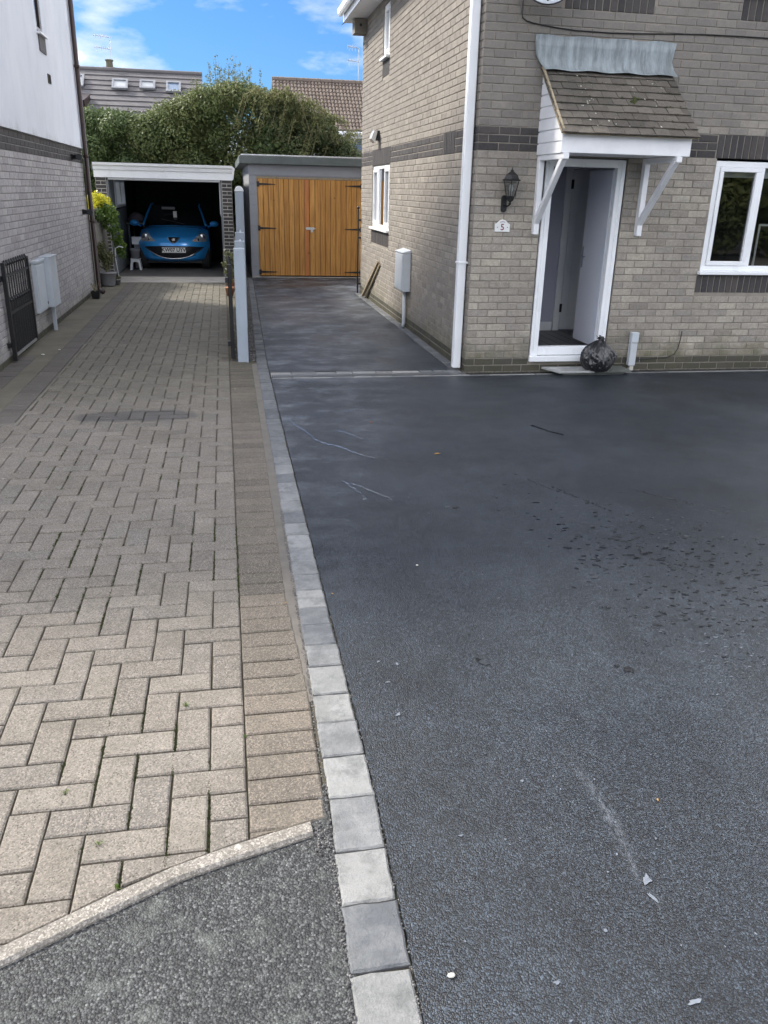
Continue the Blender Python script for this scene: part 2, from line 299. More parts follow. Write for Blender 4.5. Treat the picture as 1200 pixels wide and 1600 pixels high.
M_bag = simple('black_bin_bag_plastic', (.016, .016, .018, 1), 0.3, .02, 8, .5, spec=.9, fine=14, stretch=(1, 1, .35), bd=.03)
M_hallwall = simple('hall_wall', (.36, .37, .45, 1), .8, .04, 2, .03)
M_doorgrey = simple('pale_grey_door', (.56, .58, .65, 1), .4, .03, 3, .02)
M_hallfloor = simple('dark_laminate', (.05, .045, .045, 1), .35, .3, 5, .05, stretch=(1, 8, 1))
M_dimwhite = simple('white_gloss_paint', (.70, .72, .74, 1), .35, .03, 3, .02)
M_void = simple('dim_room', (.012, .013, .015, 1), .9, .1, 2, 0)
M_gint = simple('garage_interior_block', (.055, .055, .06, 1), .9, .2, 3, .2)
M_gboard = simple('grey_board', (.17, .185, .20, 1), .7, .15, 3, .1, stretch=(6, 6, .5))
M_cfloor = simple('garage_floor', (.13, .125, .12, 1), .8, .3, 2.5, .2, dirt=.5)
M_terr = simple('terracotta', (.33, .14, .07, 1), .8, .2, 10, .2)
M_gpot = simple('grey_plastic_pot', (.24, .24, .25, 1), .5, .08, 6, .05)
M_soil = simple('soil', (.03, .022, .015, 1), 1, .3, 30, .5)
M_moss = simple('moss', (.045, .055, .015, 1), 1, .4, 40, .8)
M_gravel = brickmat('gravel_stone', [(.05, .05, .055, 1), (.16, .155, .15, 1), (.09, .09, .09, 1), (.28, .27, .26, 1)], None, 0, .8)
M_ground = simple('ground_soil', (.12, .115, .10, 1), .95, .3, .6, .3)
M_block = simple('garden_wall_block', (.20, .19, .17, 1), .95, .2, 4, .4, dirt=.6, dirtc=(.07, .075, .05, 1))
M_stone = simple('white_pebble', (.55, .53, .48, 1), .8, .1, 20, .1)
M_water = simple('standing_water', (.02, .022, .026, 1), .04, .1, 5, 0, spec=.9)
M_film = simple('drying_water_film', (.16, .18, .21, 1), .22, .3, 60, .1, spec=.7)
M_redtext = simple('maroon_print', (.16, .01, .03, 1), .5, .1)
M_btext = simple('black_print', (.01, .01, .012, 1), .5, .1)
M_ceramic = simple('glazed_ceramic', (.78, .79, .78, 1), .2, .03, 8, 0)
M_plate = simple('white_number_plate', (.80, .80, .78, 1), .4, .03)
M_chrome = simple('bright_chrome', (.85, .86, .88, 1), .15, .03, 5, 0, metal=1)
M_tyre = simple('tyre_rubber', (.015, .015, .015, 1), .8, .2, 30, .2)
M_grille = simple('black_grille_plastic', (.012, .013, .016, 1), .4, .1, 30, 0)
def carmat():
    m, t = newmat('metallic_blue_paint'); n = t.noise(600, 2); col = t.mix(t.ramp(n, .3, .7), (.02, .30, .80, 1), (.05, .42, .95, 1))
    t.fin(col, .35, None, .25, .6); t.b.inputs['Coat Weight'].default_value = 1; t.b.inputs['Coat Roughness'].default_value = .04; return m
M_car = carmat()
M_lens = simple('headlight_lens', (.75, .80, .82, 1), .12, .35, 22, .1, metal=.5, fine=60)
M_orange = simple('orange_lens', (.55, .12, .02, 1), .3, .1)
M_nest = simple('weathered_nest_box', (.22, .20, .17, 1), .9, .2, 8, .3)
M_bulb = simple('frosted_lamp_glass', (.62, .62, .60, 1), .15, .05, 5, 0)
M_skyl = simple('rooflight_glass', (.10, .16, .26, 1), .15, .1, 2, 0, spec=.6)
M_skylw = simple('rooflight_blind', (.36, .38, .40, 1), .25, .05, 2, 0, spec=.5)

# ------------------------------------------------------------------ mesh helpers
ORG = {}
def org(p): return ORG.get(p.name, Vector((0, 0, 0))) if p else Vector((0, 0, 0))
def tag(o, label=None, cat=None, group=None, kind=None):
    for k, v in (('label', label), ('category', cat), ('group', group), ('kind', kind)):
        if v: o[k] = v
    return o
def thing(name, loc, label, cat, group=None):
    o = bpy.data.objects.new(name, None); o.empty_display_size = .1; C.objects.link(o); o.location = loc; ORG[o.name] = Vector(loc)
    return tag(o, label, cat, group)
def link(name, me, mat, parent=None, loc=None):
    o = bpy.data.objects.new(name, me); C.objects.link(o)
    if mat and not me.materials: me.materials.append(mat)
    if parent:
        o.parent = parent; ORG[o.name] = org(parent)
        if loc is not None: o.location = Vector(loc)-org(parent)
    elif loc is not None: o.location = loc
    return o
class MB:
    def __init__(s): s.v = []; s.f = []; s.tn = []; s.t = 0.0
    def add(s, vs, fs):
        n = len(s.v); s.v += [tuple(v) for v in vs]
        for f in fs: s.f.append(tuple(i+n for i in f)); s.tn.append(s.t)
        return s
    def box(s, x0, x1, y0, y1, z0, z1):
        return s.add([(x0, y0, z0), (x1, y0, z0), (x1, y1, z0), (x0, y1, z0), (x0, y0, z1), (x1, y0, z1), (x1, y1, z1), (x0, y1, z1)],
                     [(0, 3, 2, 1), (4, 5, 6, 7), (0, 1, 5, 4), (1, 2, 6, 5), (2, 3, 7, 6), (3, 0, 4, 7)])
    def prism(s, pts, axis, a, b):   # pts 2-D polygon, extruded along axis from a to b
        def P(p, w):
            return (w, p[0], p[1]) if axis == 0 else (p[0], w, p[1]) if axis == 1 else (p[0], p[1], w)
        n = len(pts); vs = [P(p, a) for p in pts]+[P(p, b) for p in pts]
        return s.add(vs, [tuple(range(n))[::-1], tuple(range(n, 2*n))]+[(i, (i+1) % n, n+(i+1) % n, n+i) for i in range(n)])
    def tube(s, pts, r, n=8, r1=None):
        pts = [Vector(p) for p in pts]; m = len(pts); vs = []; ref = None
        for i, p in enumerate(pts):
            d = (pts[min(i+1, m-1)]-pts[max(i-1, 0)]).normalized()
            a = d.cross(Vector((0, 0, 1)) if abs(d.z) < .95 else Vector((1, 0, 0))).normalized()
            if ref and a.dot(ref) < 0: a = -a
            ref = a; b = d.cross(a); rr = r if r1 is None else r+(r1-r)*i/(m-1)
            vs += [p+a*math.cos(2*PI*k/n)*rr+b*math.sin(2*PI*k/n)*rr for k in range(n)]
        fs = [(i*n+k, i*n+(k+1) % n, (i+1)*n+(k+1) % n, (i+1)*n+k) for i in range(m-1) for k in range(n)]
        fs += [tuple(range(n))[::-1], tuple(range((m-1)*n, m*n))]; return s.add(vs, fs)
    def lathe(s, c, prof, n=16, sq=None):   # prof [(r,z)]
        vs = []
        for r, z in prof:
            for k in range(n):
                a = 2*PI*(k+.5)/n; vs.append((c[0]+r*math.cos(a), c[1]+r*math.sin(a), c[2]+z))
        m = len(prof); fs = [(i*n+k, i*n+(k+1) % n, (i+1)*n+(k+1) % n, (i+1)*n+k) for i in range(m-1) for k in range(n)]
        fs += [tuple(range(n))[::-1], tuple(range((m-1)*n, m*n))]; return s.add(vs, fs)
    def bar(s, a, b, w, h=None):   # square-section bar
        a, b = Vector(a), Vector(b); d = (b-a).normalized(); x = d.cross(Vector((0, 0, 1)) if abs(d.z) < .98 else Vector((0, 1, 0))).normalized()*w/2
        y = d.cross(x).normalized()*(h or w)/2
        vs = [a-x-y, a+x-y, a+x+y, a-x+y, b-x-y, b+x-y, b+x+y, b-x+y]
        return s.add(vs, [(0, 3, 2, 1), (4, 5, 6, 7), (0, 1, 5, 4), (1, 2, 6, 5), (2, 3, 7, 6), (3, 0, 4, 7)])
    def mesh(s, name, o=Vector((0, 0, 0)), smooth=False, bevel=0):
        me = bpy.data.meshes.new(name); me.from_pydata([(v[0]-o[0], v[1]-o[1], v[2]-o[2]) for v in s.v], [], s.f)
        if any(s.tn): me.attributes.new('tone', 'FLOAT', 'FACE').data.foreach_set('value', s.tn)
        bm = bmesh.new(); bm.from_mesh(me)
        bmesh.ops.recalc_face_normals(bm, faces=bm.faces)
        if bevel: bmesh.ops.bevel(bm, geom=[e for e in bm.edges if e.calc_face_angle(0) > .5], offset=bevel, segments=1, affect='EDGES', clamp_overlap=True)
        bm.to_mesh(me); bm.free()
        if smooth: me.shade_smooth()
        return me
    def build(s, name, mat, parent=None, smooth=False, bevel=0, **tg):
        me = s.mesh(name, org(parent), smooth, bevel); me.materials.append(mat)
        o = link(name, me, None, parent); return tag(o, **tg) if tg else o
def box(name, mat, parent, *b, bevel=0, **tg): return MB().box(*b).build(name, mat, parent, bevel=bevel, **tg)
def struct(name, mb, mat, parent=None, **k):
    o = mb.build(name, mat, parent, **k)
    if not parent: o['kind'] = 'structure'
    return o
def project(x, y, z):
    d = Vector((x, y, z-1.75)); w = d.dot(Fv)
    if w < .1: return None
    return 600+FPX*d.dot(r2)/w, 800-FPX*d.dot(u2)/w, w
def size_px(x, y, z):
    p = project(x, y, z)
    if not p or not (-60 < p[0] < 1260 and -60 < p[1] < 1660): return 0
    return FPX/p[2]

# ------------------------------------------------------------------ brick walls
BH, BL, JT = .0715, .2085, .009
def courses(u0, u1, z0, z1, holes=(), off=0.0, zb=0.0, skip=None):
    """stretcher-bond bricks (u0,u1,z0,z1,course) clipped against rectangular holes"""
    out = []; k0 = int(math.floor((z0-zb)/BH)); k = k0
    while zb+k*BH < z1-.01:
        za, zc = zb+k*BH, zb+(k+1)*BH-JT; u = u0-BL*(.5 if k % 2 else 0)-off
        while u < u1:
            segs = [(max(u, u0), min(u+BL-JT, u1))]
            for (a, b, c, d) in holes:
                if zc > c+.02 and za < d-.02:
                    ns = []
                    for (p, q) in segs:
                        if q <= a or p >= b: ns.append((p, q)); continue
                        if p < a: ns.append((p, a-.004))
                        if q > b: ns.append((b+.004, q))
                    segs = ns
            for (p, q) in segs:
                if q-p > .02: out.append((p, q, za, min(zc, z1), k))
            u += BL
        k += 1
    return out
def soldiers(u0, u1, z0, z1, w=.0715):
    n = max(1, round((u1-u0)/w)); w = (u1-u0)/n
    return [(u0+i*w+JT*.5, u0+(i+1)*w-JT*.5, z0, z1-.004, 'S') for i in range(n)]
def brickmesh(name):   # unit brick: u 0..1, depth -1..0 outwards handled by scale; front face bevelled
    return None
def place_bricks(parent, wall, bricks, face, matf, pfx, limit, stuffname='brick'):
    """face(u,z,d)->world; wall gets the 300 largest as own objects, the rest one object"""
    sc = []
    for i, (a, b, c, d, k, fc, mt) in enumerate(bricks):
        w = fc((a+b)/2, (c+d)/2, 0); sc.append((size_px(*w)*(b-a), i))
    sc.sort(reverse=True); chosen = set(i for s_, i in sc[:limit] if s_ > 0)
    cache = {}; rest = {}
    for i, (a, b, c, d, k, fc, mt) in enumerate(bricks):
        dj = random.uniform(-.0012, .0018); o = .006
        bev = .004
        pts = [fc(a, c, 0), fc(b, c, 0), fc(b, d, 0), fc(a, d, 0)]
        if i in chosen:
            key = (round(b-a, 2), round(d-c, 3), id(fc), mt.name)
            cen = Vector(fc((a+b)/2, (c+d)/2, dj)); 
            if key not in cache:
                w2, h2 = round(b-a, 2)/2 if k != 'S' else (b-a)/2, (d-c)/2
                m = MB(); O = Vector(fc(0, 0, 0))
                q = [Vector(fc(x, z, dd))-O for (x, z, dd) in ((-w2, -h2, -.012), (w2, -h2, -.012), (w2, h2, -.012), (-w2, h2, -.012), (-w2, -h2, o-bev), (w2, -h2, o-bev), (w2, h2, o-bev), (-w2, h2, o-bev),
                     (-w2+bev, -h2+bev, o), (w2-bev, -h2+bev, o), (w2-bev, h2-bev, o), (-w2+bev, h2-bev, o))]
                m.add(q, [(8, 9, 10, 11)]+[(j, (j+1) % 4, 4+(j+1) % 4, 4+j) for j in range(4)]+[(4+j, 4+(j+1) % 4, 8+(j+1) % 4, 8+j) for j in range(4)]+[(0, 3, 2, 1)])
                me = m.mesh('brick'); me.materials.append(mt); cache[key] = me
            link('brick', cache[key], None, wall, cen)
        else:
            m = rest.setdefault(mt.name, (MB(), mt))[0]; m.t = random.random()*.98+.01
            q = [fc(x, z, dd+dj) for (x, z, dd) in ((a, c, -.012), (b, c, -.012), (b, d, -.012), (a, d, -.012), (a, c, o-bev), (b, c, o-bev), (b, d, o-bev), (a, d, o-bev),
                 (a+bev, c+bev, o), (b-bev, c+bev, o), (b-bev, d-bev, o), (a+bev, d-bev, o))]
            m.add(q, [(8, 9, 10, 11)]+[(j, (j+1) % 4, 4+(j+1) % 4, 4+j) for j in range(4)]+[(4+j, 4+(j+1) % 4, 8+(j+1) % 4, 8+j) for j in range(4)])
    # one joined part, several materials
    if rest:
        vs, fs, tn, mi, mats = [], [], [], [], []
        for nm, (m, mt) in rest.items():
            n = len(vs); vs += m.v; fs += [tuple(x+n for x in f) for f in m.f]; tn += m.tn; mi += [len(mats)]*len(m.f); mats.append(mt)
        og = org(wall); me = bpy.data.meshes.new(stuffname); me.from_pydata([(v[0]-og[0], v[1]-og[1], v[2]-og[2]) for v in vs], [], fs)
        me.attributes.new('tone', 'FLOAT', 'FACE').data.foreach_set('value', tn)
        for mt in mats: me.materials.append(mt)
        me.polygons.foreach_set('material_index', mi)
        bm = bmesh.new(); bm.from_mesh(me); bmesh.ops.recalc_face_normals(bm, faces=bm.faces); bm.to_mesh(me); bm.free()
        o = link('brickwork', me, None, wall); o['kind'] = 'stuff'

# ------------------------------------------------------------------ setting: ground
g = MB(); g.add([(-400, -400, -.06), (400, -400, -.06), (400, 1500, -.06), (-400, 1500, -.06)], [(0, 1, 2, 3)]); struct('ground', g, M_ground)
SX = lambda y: float(np.interp(y, [-3, 1.28, 2.02, 3.0, 5.0, 8.74, 17.2, 18], [.19, .212, .237, .25, .261, .279, .44, .455]))   # left edge of the sett strip
SWF = lambda y: float(np.interp(y, [1.2, 2, 3.3, 5, 8.7, 17], [.150, .146, .130, .122, .112, .098]))
SW = .112
def ribbon(name, mat, fl, fr, y0, y1, z, th=.03, n=60, parent=None, rough=0.0):
    m = MB(); ys = [y0+(y1-y0)*i/n for i in range(n+1)]; vs = []
    for y in ys: vs += [(fl(y)+random.uniform(-rough, rough), y, z), (fr(y)+random.uniform(-rough, rough), y, z)]
    vs += [(x, y, z-th) for x, y, _ in vs]; k = 2*(n+1); fs = []
    for i in range(n):
        a = 2*i; fs += [(a, a+1, a+3, a+2), (a, a+2, k+a+2, k+a), (a+1, k+a+1, k+a+3, a+3)]
    m.add(vs, fs); return struct(name, m, mat, parent)
DRX = 8.30   # drain line
ribbon('new_tarmac_drive', M_tar, lambda y: SX(y)+SWF(y)+.006, lambda y: 14, -4, 8.058, .002, .05, 420, rough=.0025)
ribbon('new_tarmac_side_drive', M_tar, lambda y: SX(y)+SWF(y)+.006, lambda y: 2.31 if y < 15.3 else 2.95, 8.376, 18.05, .002, .05, 200, rough=.002)
# old tarmac pavement at the near left, clipped by kerb line
KP = [(-3.2, .62), (-1.3, 1.32), (-.616, 1.617), (-.254, 1.798), (-.05, 1.868), (.172, 1.925)]   # kerb back edge
kerb_y = lambda x: float(np.interp(x, [p[0] for p in KP], [p[1] for p in KP]))
m = MB(); xs = [-3.2+i*(3.2+.235)/40 for i in range(41)]; vs = []
for x in xs: vs += [(x, -3, -.005), (x, kerb_y(min(x, .17))-.04 if x < .19 else 2.1, -.005)]
m.add(vs, [(2*i, 2*i+2, 2*i+3, 2*i+1) for i in range(40)]); struct('old_tarmac_pavement', m, M_oldtar)
# paved driveway bed
bed = struct('paved_driveway', MB().add([(-2.3, .3, -.013), (.30, .3, -.013), (.30, 2.0, -.013), (.46, 18.0, -.013), (-2.3, 18.0, -.013)], [(0, 1, 2, 3, 4)]), M_sand)
def clip(poly, a, b, c):   # keep a*x+b*y>=c
    out = []
    for i in range(len(poly)):
        p, q = poly[i], poly[(i+1) % len(poly)]; dp, dq = a*p[0]+b*p[1]-c, a*q[0]+b*q[1]-c
        if dp >= 0: out.append(p)
        if dp*dq < 0: t = dp/(dp-dq); out.append((p[0]+(q[0]-p[0])*t, p[1]+(q[1]-p[1])*t))
    return out
def area(p): return abs(sum(p[i][0]*p[(i+1) % len(p)][1]-p[(i+1) % len(p)][0]*p[i][1] for i in range(len(p))))/2
def block(m, poly, zt, h=.03, ch=.006, tilt=(0, 0), c=(0, 0), jag=0.0):
    """a chamfered, slightly worn paving block from an outline polygon"""
    if sum(poly[i][0]*poly[(i+1) % len(poly)][1]-poly[(i+1) % len(poly)][0]*poly[i][1] for i in range(len(poly))) < 0: poly = poly[::-1]
    dense = []
    for i in range(len(poly)):
        p, q = poly[i], poly[(i+1) % len(poly)]; L_ = math.hypot(q[0]-p[0], q[1]-p[1]); k = max(1, int(L_/.045)) if jag else 1
        for j in range(k):
            t = j/k; dense.append((p[0]+(q[0]-p[0])*t+random.uniform(-jag, jag), p[1]+(q[1]-p[1])*t+random.uniform(-jag, jag)))
    n = len(dense); cx = sum(p[0] for p in dense)/n; cy = sum(p[1] for p in dense)/n
    def zz(x, y): return zt+tilt[0]*(x-cx)+tilt[1]*(y-cy)
    def ins(p, e):
        dx, dy = p[0]-cx, p[1]-cy; sx = max(abs(q[0]-cx) for q in dense); sy = max(abs(q[1]-cy) for q in dense)
        return (cx+dx*(1-e/max(sx, .01)), cy+dy*(1-e/max(sy, .01)))
    bot = [(x, y, zt-h) for x, y in dense]; mid = [(x, y, zz(x, y)-ch*.8) for x, y in dense]
    top = [(*ins(p, ch*1.1), 0) for p in dense]; top = [(x, y, zz(x, y)+random.uniform(-.0004, .0004)) for x, y, _ in top]
    m.add(bot+mid+top, [tuple(range(2*n, 3*n))]+[(i, (i+1) % n, n+(i+1) % n, n+i) for i in range(n)]+[(n+i, n+(i+1) % n, 2*n+(i+1) % n, 2*n+i) for i in range(n)])
def rect(x0, x1, y0, y1, rot=0.0):
    cx, cy = (x0+x1)/2, (y0+y1)/2; c, s = math.cos(rot), math.sin(rot)
    return [(cx+(x-cx)*c-(y-cy)*s, cy+(x-cx)*s+(y-cy)*c) for x, y in ((x0, y0), (x1, y0), (x1, y1), (x0, y1))]
def lay(parent, blocks, name, mat, stuffname, limit=300, jag=.0009, h=.03):
    """blocks: (poly, key). the largest `limit` in view become objects that share mesh data, the rest one mesh"""
    sc = []
    for i, (poly, full) in enumerate(blocks):
        cx = sum(p[0] for p in poly)/len(poly); cy = sum(p[1] for p in poly)/len(poly); sc.append((size_px(cx, cy, 0), i, cx, cy))
    order = sorted(sc, reverse=True); ch = set(o[1] for o in order[:limit] if o[0] > 0)
    cache = {}; rest = MB()
    for s_, i, cx, cy in sc:
        poly, full = blocks[i]; zt = random.gauss(0, .0011)
        if i in ch:
            loc = [(p[0]-cx, p[1]-cy) for p in poly]
            if full:
                key = full+str(random.randrange(8))
                if key not in cache:
                    m = MB(); block(m, loc, 0, h, .0055, (random.uniform(-.006, .006), random.uniform(-.006, .006)), jag=jag); cache[key] = m.mesh(name); cache[key].materials.append(mat)
                o = link(name, cache[key], None, parent, (cx, cy, zt)); o.rotation_euler[2] = random.gauss(0, .006) + (PI if random.random() < .5 else 0)
            else:
                m = MB(); block(m, loc, 0, h, .0055, jag=jag); me = m.mesh(name); me.materials.append(mat); link(name, me, None, parent, (cx, cy, zt))
        else:
            rest.t = random.random()*.98+.01
            block(rest, poly, zt, h, .006, (random.uniform(-.006, .006), random.uniform(-.006, .006)))
    if rest.v: o = rest.build(stuffname, mat, parent); o['kind'] = 'stuff'
A = .1165; J = .0028; X0 = -.006; XL = -1.675
def kerbclip(poly, gap=.006):
    cx = sum(p[0] for p in poly)/len(poly)
    x0, x1 = cx-.02, cx+.02; s_ = (kerb_y(x1)-kerb_y(x0))/(x1-x0); y0 = kerb_y(cx)
    return clip(poly, -s_, 1, y0-s_*cx+gap)
rnd0 = random.Random(9)
bl = []
for i in range(-36, 2):
    for j in range(4, 150):
        c = (i+j) % 4
        if c == 0: r = (i, i+2, j, j+1, 'h')
        elif c == 2: r = (i, i+1, j, j+2, 'v')
        else: continue
        x0, x1, y0, y1 = r[0]*A+X0+J, r[1]*A+X0-J, r[2]*A+J, r[3]*A-J
        if x0 > X0-.03 or x1 < (XL if y1 > 6.3 else -4) or y0 > 16.95: continue
        ex = rnd0.choice([0, 0, .001, .002]); poly = rect(x0+ex, x1-ex*.5, y0+.0005, y1-.0005); full = r[4]
        if x1 > X0: poly = clip(poly, -1, 0, -(X0-J)); full = None
        if x0 < XL and y0 > 6.6: poly = clip(poly, 1, 0, XL+J); full = None
        if y0 < kerb_y(x0)+.15:
            p2 = kerbclip(poly)
            if len(p2) < 3: continue
            if area(p2) < area(poly)*.99: full = None
            poly = p2
        if len(poly) < 3 or area(poly) < .0012: continue
        if full is None or y0 < 3.2:
            pass
        bl.append((poly, full))
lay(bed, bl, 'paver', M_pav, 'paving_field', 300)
# soldier border along the setts
bl = []; y = 1.80
while y < 17.0:
    xr = min(SX(y)-.012-(.0 if y < 2.6 else min(.035, (y-2.6)*.05)), .240) if y < 8.8 else -.03+.22
    if y > 9: x0, xr = -.006, .03+.0*y
    x0 = X0+J
    p = rect(x0, xr-(.12 if y > 9.0 else 0), y, y+A-2*J, random.gauss(0, .004)); full = None
    q = kerbclip(p) if y < 2.2 else p
    if len(q) >= 3 and area(q) > .001: bl.append((q, None))
    y += A
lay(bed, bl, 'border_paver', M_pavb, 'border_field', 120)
# dark soldier bands and the mossy gutter along the left house
bl = []; y = 6.6
while y < 16.9:
    bl.append((rect(-1.675-.19, -1.675-J, y, y+A-2*J, random.gauss(0, .006)), 'd')); y += A
y = 7.2
while y < 9.3:
    bl.append((rect(-2.26, -2.05, y, y+A-2*J, random.gauss(0, .006)), 'e')); y += A
lay(bed, bl, 'edge_paver', M_pavd, 'edge_field', 60)
struct('gutter_strip', MB().box(-2.05, -1.868, 6.5, 9.3, -.03, -.004).box(-2.24, -1.868, 9.3, 17.6, -.03, -.004), M_mconc, bed)
# mortar haunch between border and setts
ribbon('mortar_haunching', M_screed, lambda y: SX(y)-.05, lambda y: SX(y)+.004, 2.55, 8.85, -.004, .02, 120, bed, .004)
# setts
sb = ribbon('sett_kerb_strip', M_sand, lambda y: SX(y)-.004, lambda y: SX(y)+SWF(y)+.006, -1.5, 18.0, -.012, .05, 60)
ends = [1.018, 1.21, 1.404, 1.608, 1.796, 2.017, 2.218, 2.406, 2.582, 2.775, 2.94, 3.111, 3.268, 3.446, 3.618, 3.767, 3.935]
y = 3.935
while y < 17.9: y += random.choice([.168, .172, .19, .178, .15]); ends.append(y)
y = 1.018
while y > -1.3: y -= .19; ends.insert(0, y)
bl = []
for a, b in zip(ends[:-1], ends[1:]):
    w = random.uniform(-.002, .002); bl.append(([(SX(a)+.002+w, a+.003), (SX(a)+SWF(a)+w, a+.003), (SX(b)+SWF(b)+w, b-.002), (SX(b)+.002+w, b-.002)], None))
dkset = [b for b in bl if any(lo_ < (b[0][0][1]+b[0][2][1])/2 < hi_ for lo_, hi_ in ((2.95, 3.26), (1.42, 1.60), (4.3, 4.45), (5.0, 5.2)))]
lay(sb, [b for b in bl if b not in dkset], 'sett', M_sett, 'sett_field', 300, .0028, .04); lay(sb, dkset, 'sett', M_settd, 'sett_field', 300, .0028, .04)
# setts along the house side wall
sh = struct('house_edge_strip', MB().box(2.316, 2.425, 8.378, 15.4, -.04, -.008), M_sand)
bl = []; y = 8.62
while y < 15.3:
    d = random.choice([.1, .17, .21]); bl.append((rect(2.32, 2.42, y+.003, y+d-.003, random.gauss(0, .01)), None)); y += d
for (a, b, c, d) in ((1.96, 2.10, 8.262, 8.44), (2.105, 2.25, 8.262, 8.44), (2.255, 2.40, 8.262, 8.36), (2.255, 2.40, 8.37, 8.60)): bl.append((rect(a, b, c, d), None))
lay(sh, bl, 'sett', M_sett, 'sett_field', 120, .001, .03)
# kerb edging stone
kb = MB(); n = 26; pts = [(-3.2+(3.2+.172)*i/n) for i in range(n+1)]; vs = []
for x in pts:
    s_ = (kerb_y(min(x+.01, .17))-kerb_y(x-.01))/.02; nx, ny = -s_, 1; l_ = math.hypot(nx, ny); nx /= l_; ny /= l_; yb = kerb_y(x)
    e = random.uniform(-.0018, .0018)
    for (o, z) in ((0, -.05), (0, .004), (-.006, .010), (-.046+e, .010), (-.055+e, .002), (-.055+e, -.05)): vs.append((x+nx*o, yb+ny*o, z))
fs = [(6*i+k, 6*i+(k+1) % 6, 6*(i+1)+(k+1) % 6, 6*(i+1)+k) for i in range(n) for k in range(6)]+[(5, 4, 3, 2, 1, 0), tuple(6*n+k for k in range(6))]
kb.add(vs, fs); ko = kb.build('edging_kerb', M_kerb, smooth=False); tag(ko, 'pale weathered concrete edging kerb cutting diagonally between block paving and old tarmac', 'kerb')
# threshold slab before the open garage and garage floor
struct('garage_threshold', MB().box(-2.3, .10, 16.98, 18.05, -.06, .004), M_conc, bed)
# moss and grit in the joints
rnd = random.Random(3)
mo = MB()
for _ in range(2600):
    i = rnd.randrange(-15, 1); yj = rnd.uniform(1.6, 6.5)*rnd.uniform(.6, 1)+.3; x = X0+i*A+rnd.gauss(0, .002)
    if yj < kerb_y(x)+.02: continue
    if math.sin(x*9+yj*2.1)+math.sin(yj*3.7) < .35: continue
    for q in range(5):
        cx, cy = x+rnd.gauss(0, .003), yj+rnd.gauss(0, .012); r = rnd.uniform(.0012, .0032); h = rnd.uniform(.001, .005)
        mo.add([(cx-r, cy-r, -.006), (cx+r, cy-r, -.006), (cx+r*.6, cy+r, -.006), (cx-r, cy+r, -.006), (cx, cy, h)], [(0, 1, 4), (1, 2, 4), (2, 3, 4), (3, 0, 4)])
mo.build('joint_moss', M_moss, bed, kind='stuff')
def grass_tuft(x, y, s, n, label):
    m = MB()
    for _ in range(n):
        a = rnd.uniform(0, 2*PI); l = s*rnd.uniform(.5, 1); b = rnd.uniform(.3, 1.3); w = s*.06
        p0 = Vector((x+rnd.gauss(0, s*.12), y+rnd.gauss(0, s*.12), -.003)); d = Vector((math.cos(a)*math.sin(b), math.sin(a)*math.sin(b), math.cos(b)))*l; q = Vector((-math.sin(a), math.cos(a), 0))*w
        m.t = rnd.uniform(.05, .95); m.add([p0-q, p0+q, p0+d*.6+q*.8, p0+d, p0+d*.6-q*.8], [(0, 1, 2, 3, 4)])
    o = m.build('weed_tuft', M_leafg); tag(o, label, 'weed', 'weeds in the paving joints')
gd = MB()
for _ in range(1500):
    y_ = rnd.uniform(1.2, 4.5); side = rnd.random(); x_ = (SX(y_)-.004+rnd.gauss(0, .004)) if side < .6 else SX(y_)+SWF(y_)+.004+rnd.gauss(0, .004)
    if side > .92: y_ = 1.86+rnd.gauss(0, .03); x_ = .205+rnd.gauss(0, .014)
    r = rnd.uniform(.001, .0035) if side < .92 else rnd.uniform(.002, .005); z_ = rnd.uniform(-.004, .001); gd.t = rnd.uniform(.02, .98)
    gd.add([(x_-r, y_-r, z_), (x_+r, y_-r*.6, z_), (x_+r*.7, y_+r, z_), (x_-r, y_+r*.8, z_), (x_, y_, z_+r)], [(0, 1, 4), (1, 2, 4), (2, 3, 4), (3, 0, 4)])
tag(gd.build('grit', M_gravel), 'loose dark grit in the joints beside the sett strip', 'grit', kind='stuff')
grass_tuft(-.215, 2.585, .022, 26, 'small clover-like weed in a paver joint left of the border course')
grass_tuft(-.56, 2.17, .022, 26, 'tiny green weed on paving near the left edge of the photo')
grass_tuft(-.43, 1.93, .020, 30, 'brownish weed clump in a joint just above the diagonal kerb')
grass_tuft(-.36, 1.765, .020, 22, 'yellow-green weed clump squeezed against the back of the diagonal kerb')
grass_tuft(-.006, 2.37, .014, 18, 'thin moss tuft in the long straight joint beside the border course')
grass_tuft(-.008, 3.62, .016, 18, 'farthest small weed in the long straight joint of the driveway')

# ------------------------------------------------------------------ slot drain
dr = thing('channel_drain', (1.3, 8.33, 0), 'narrow grey slotted channel drain crossing the new tarmac drive', 'drain')
D0 = SX(8.2)+SWF(8.2)+.01
bl = []; x = D0
while x < 9.0:
    d = .205 if x < 2.45 else .5; bl.append((rect(x+.003, x+d-.003, 8.062+random.uniform(-.002, .002), 8.128), None)); x += d
lay(dr, bl, 'lip_sett', M_lip, 'lip_field', 100, .001, .03)
bl = []; x = D0
while x < 1.95: d = random.choice([.17, .21, .25]); bl.append((rect(x+.003, min(x+d, 1.955)-.003, 8.262, 8.372), None)); x += d
lay(dr, bl, 'lip_sett', M_lip, 'lip_field', 100, .001, .03)
box('drain_bed', M_void, dr, D0, 9, 8.130, 8.26, -.05, -.018)
m = MB(); x = D0+.002
while x < 2.42: m.box(x, x+.010, 8.132, 8.258, -.012, .0025); x += .020
m.build('grate', M_gratem, dr)['kind'] = 'stuff'
for i in range(4): box('grate_rail', M_gratem, dr, D0+i*.5, D0+i*.5+.49, 8.190, 8.200, -.010, .0038)

# ------------------------------------------------------------------ right house
XH, YH, YE = 2.43, 8.27, 15.35
house = thing('brick_house', (5.2, 11.5, 0), 'two-storey buff brick house with charcoal brick bands and a tiled door canopy', 'house')
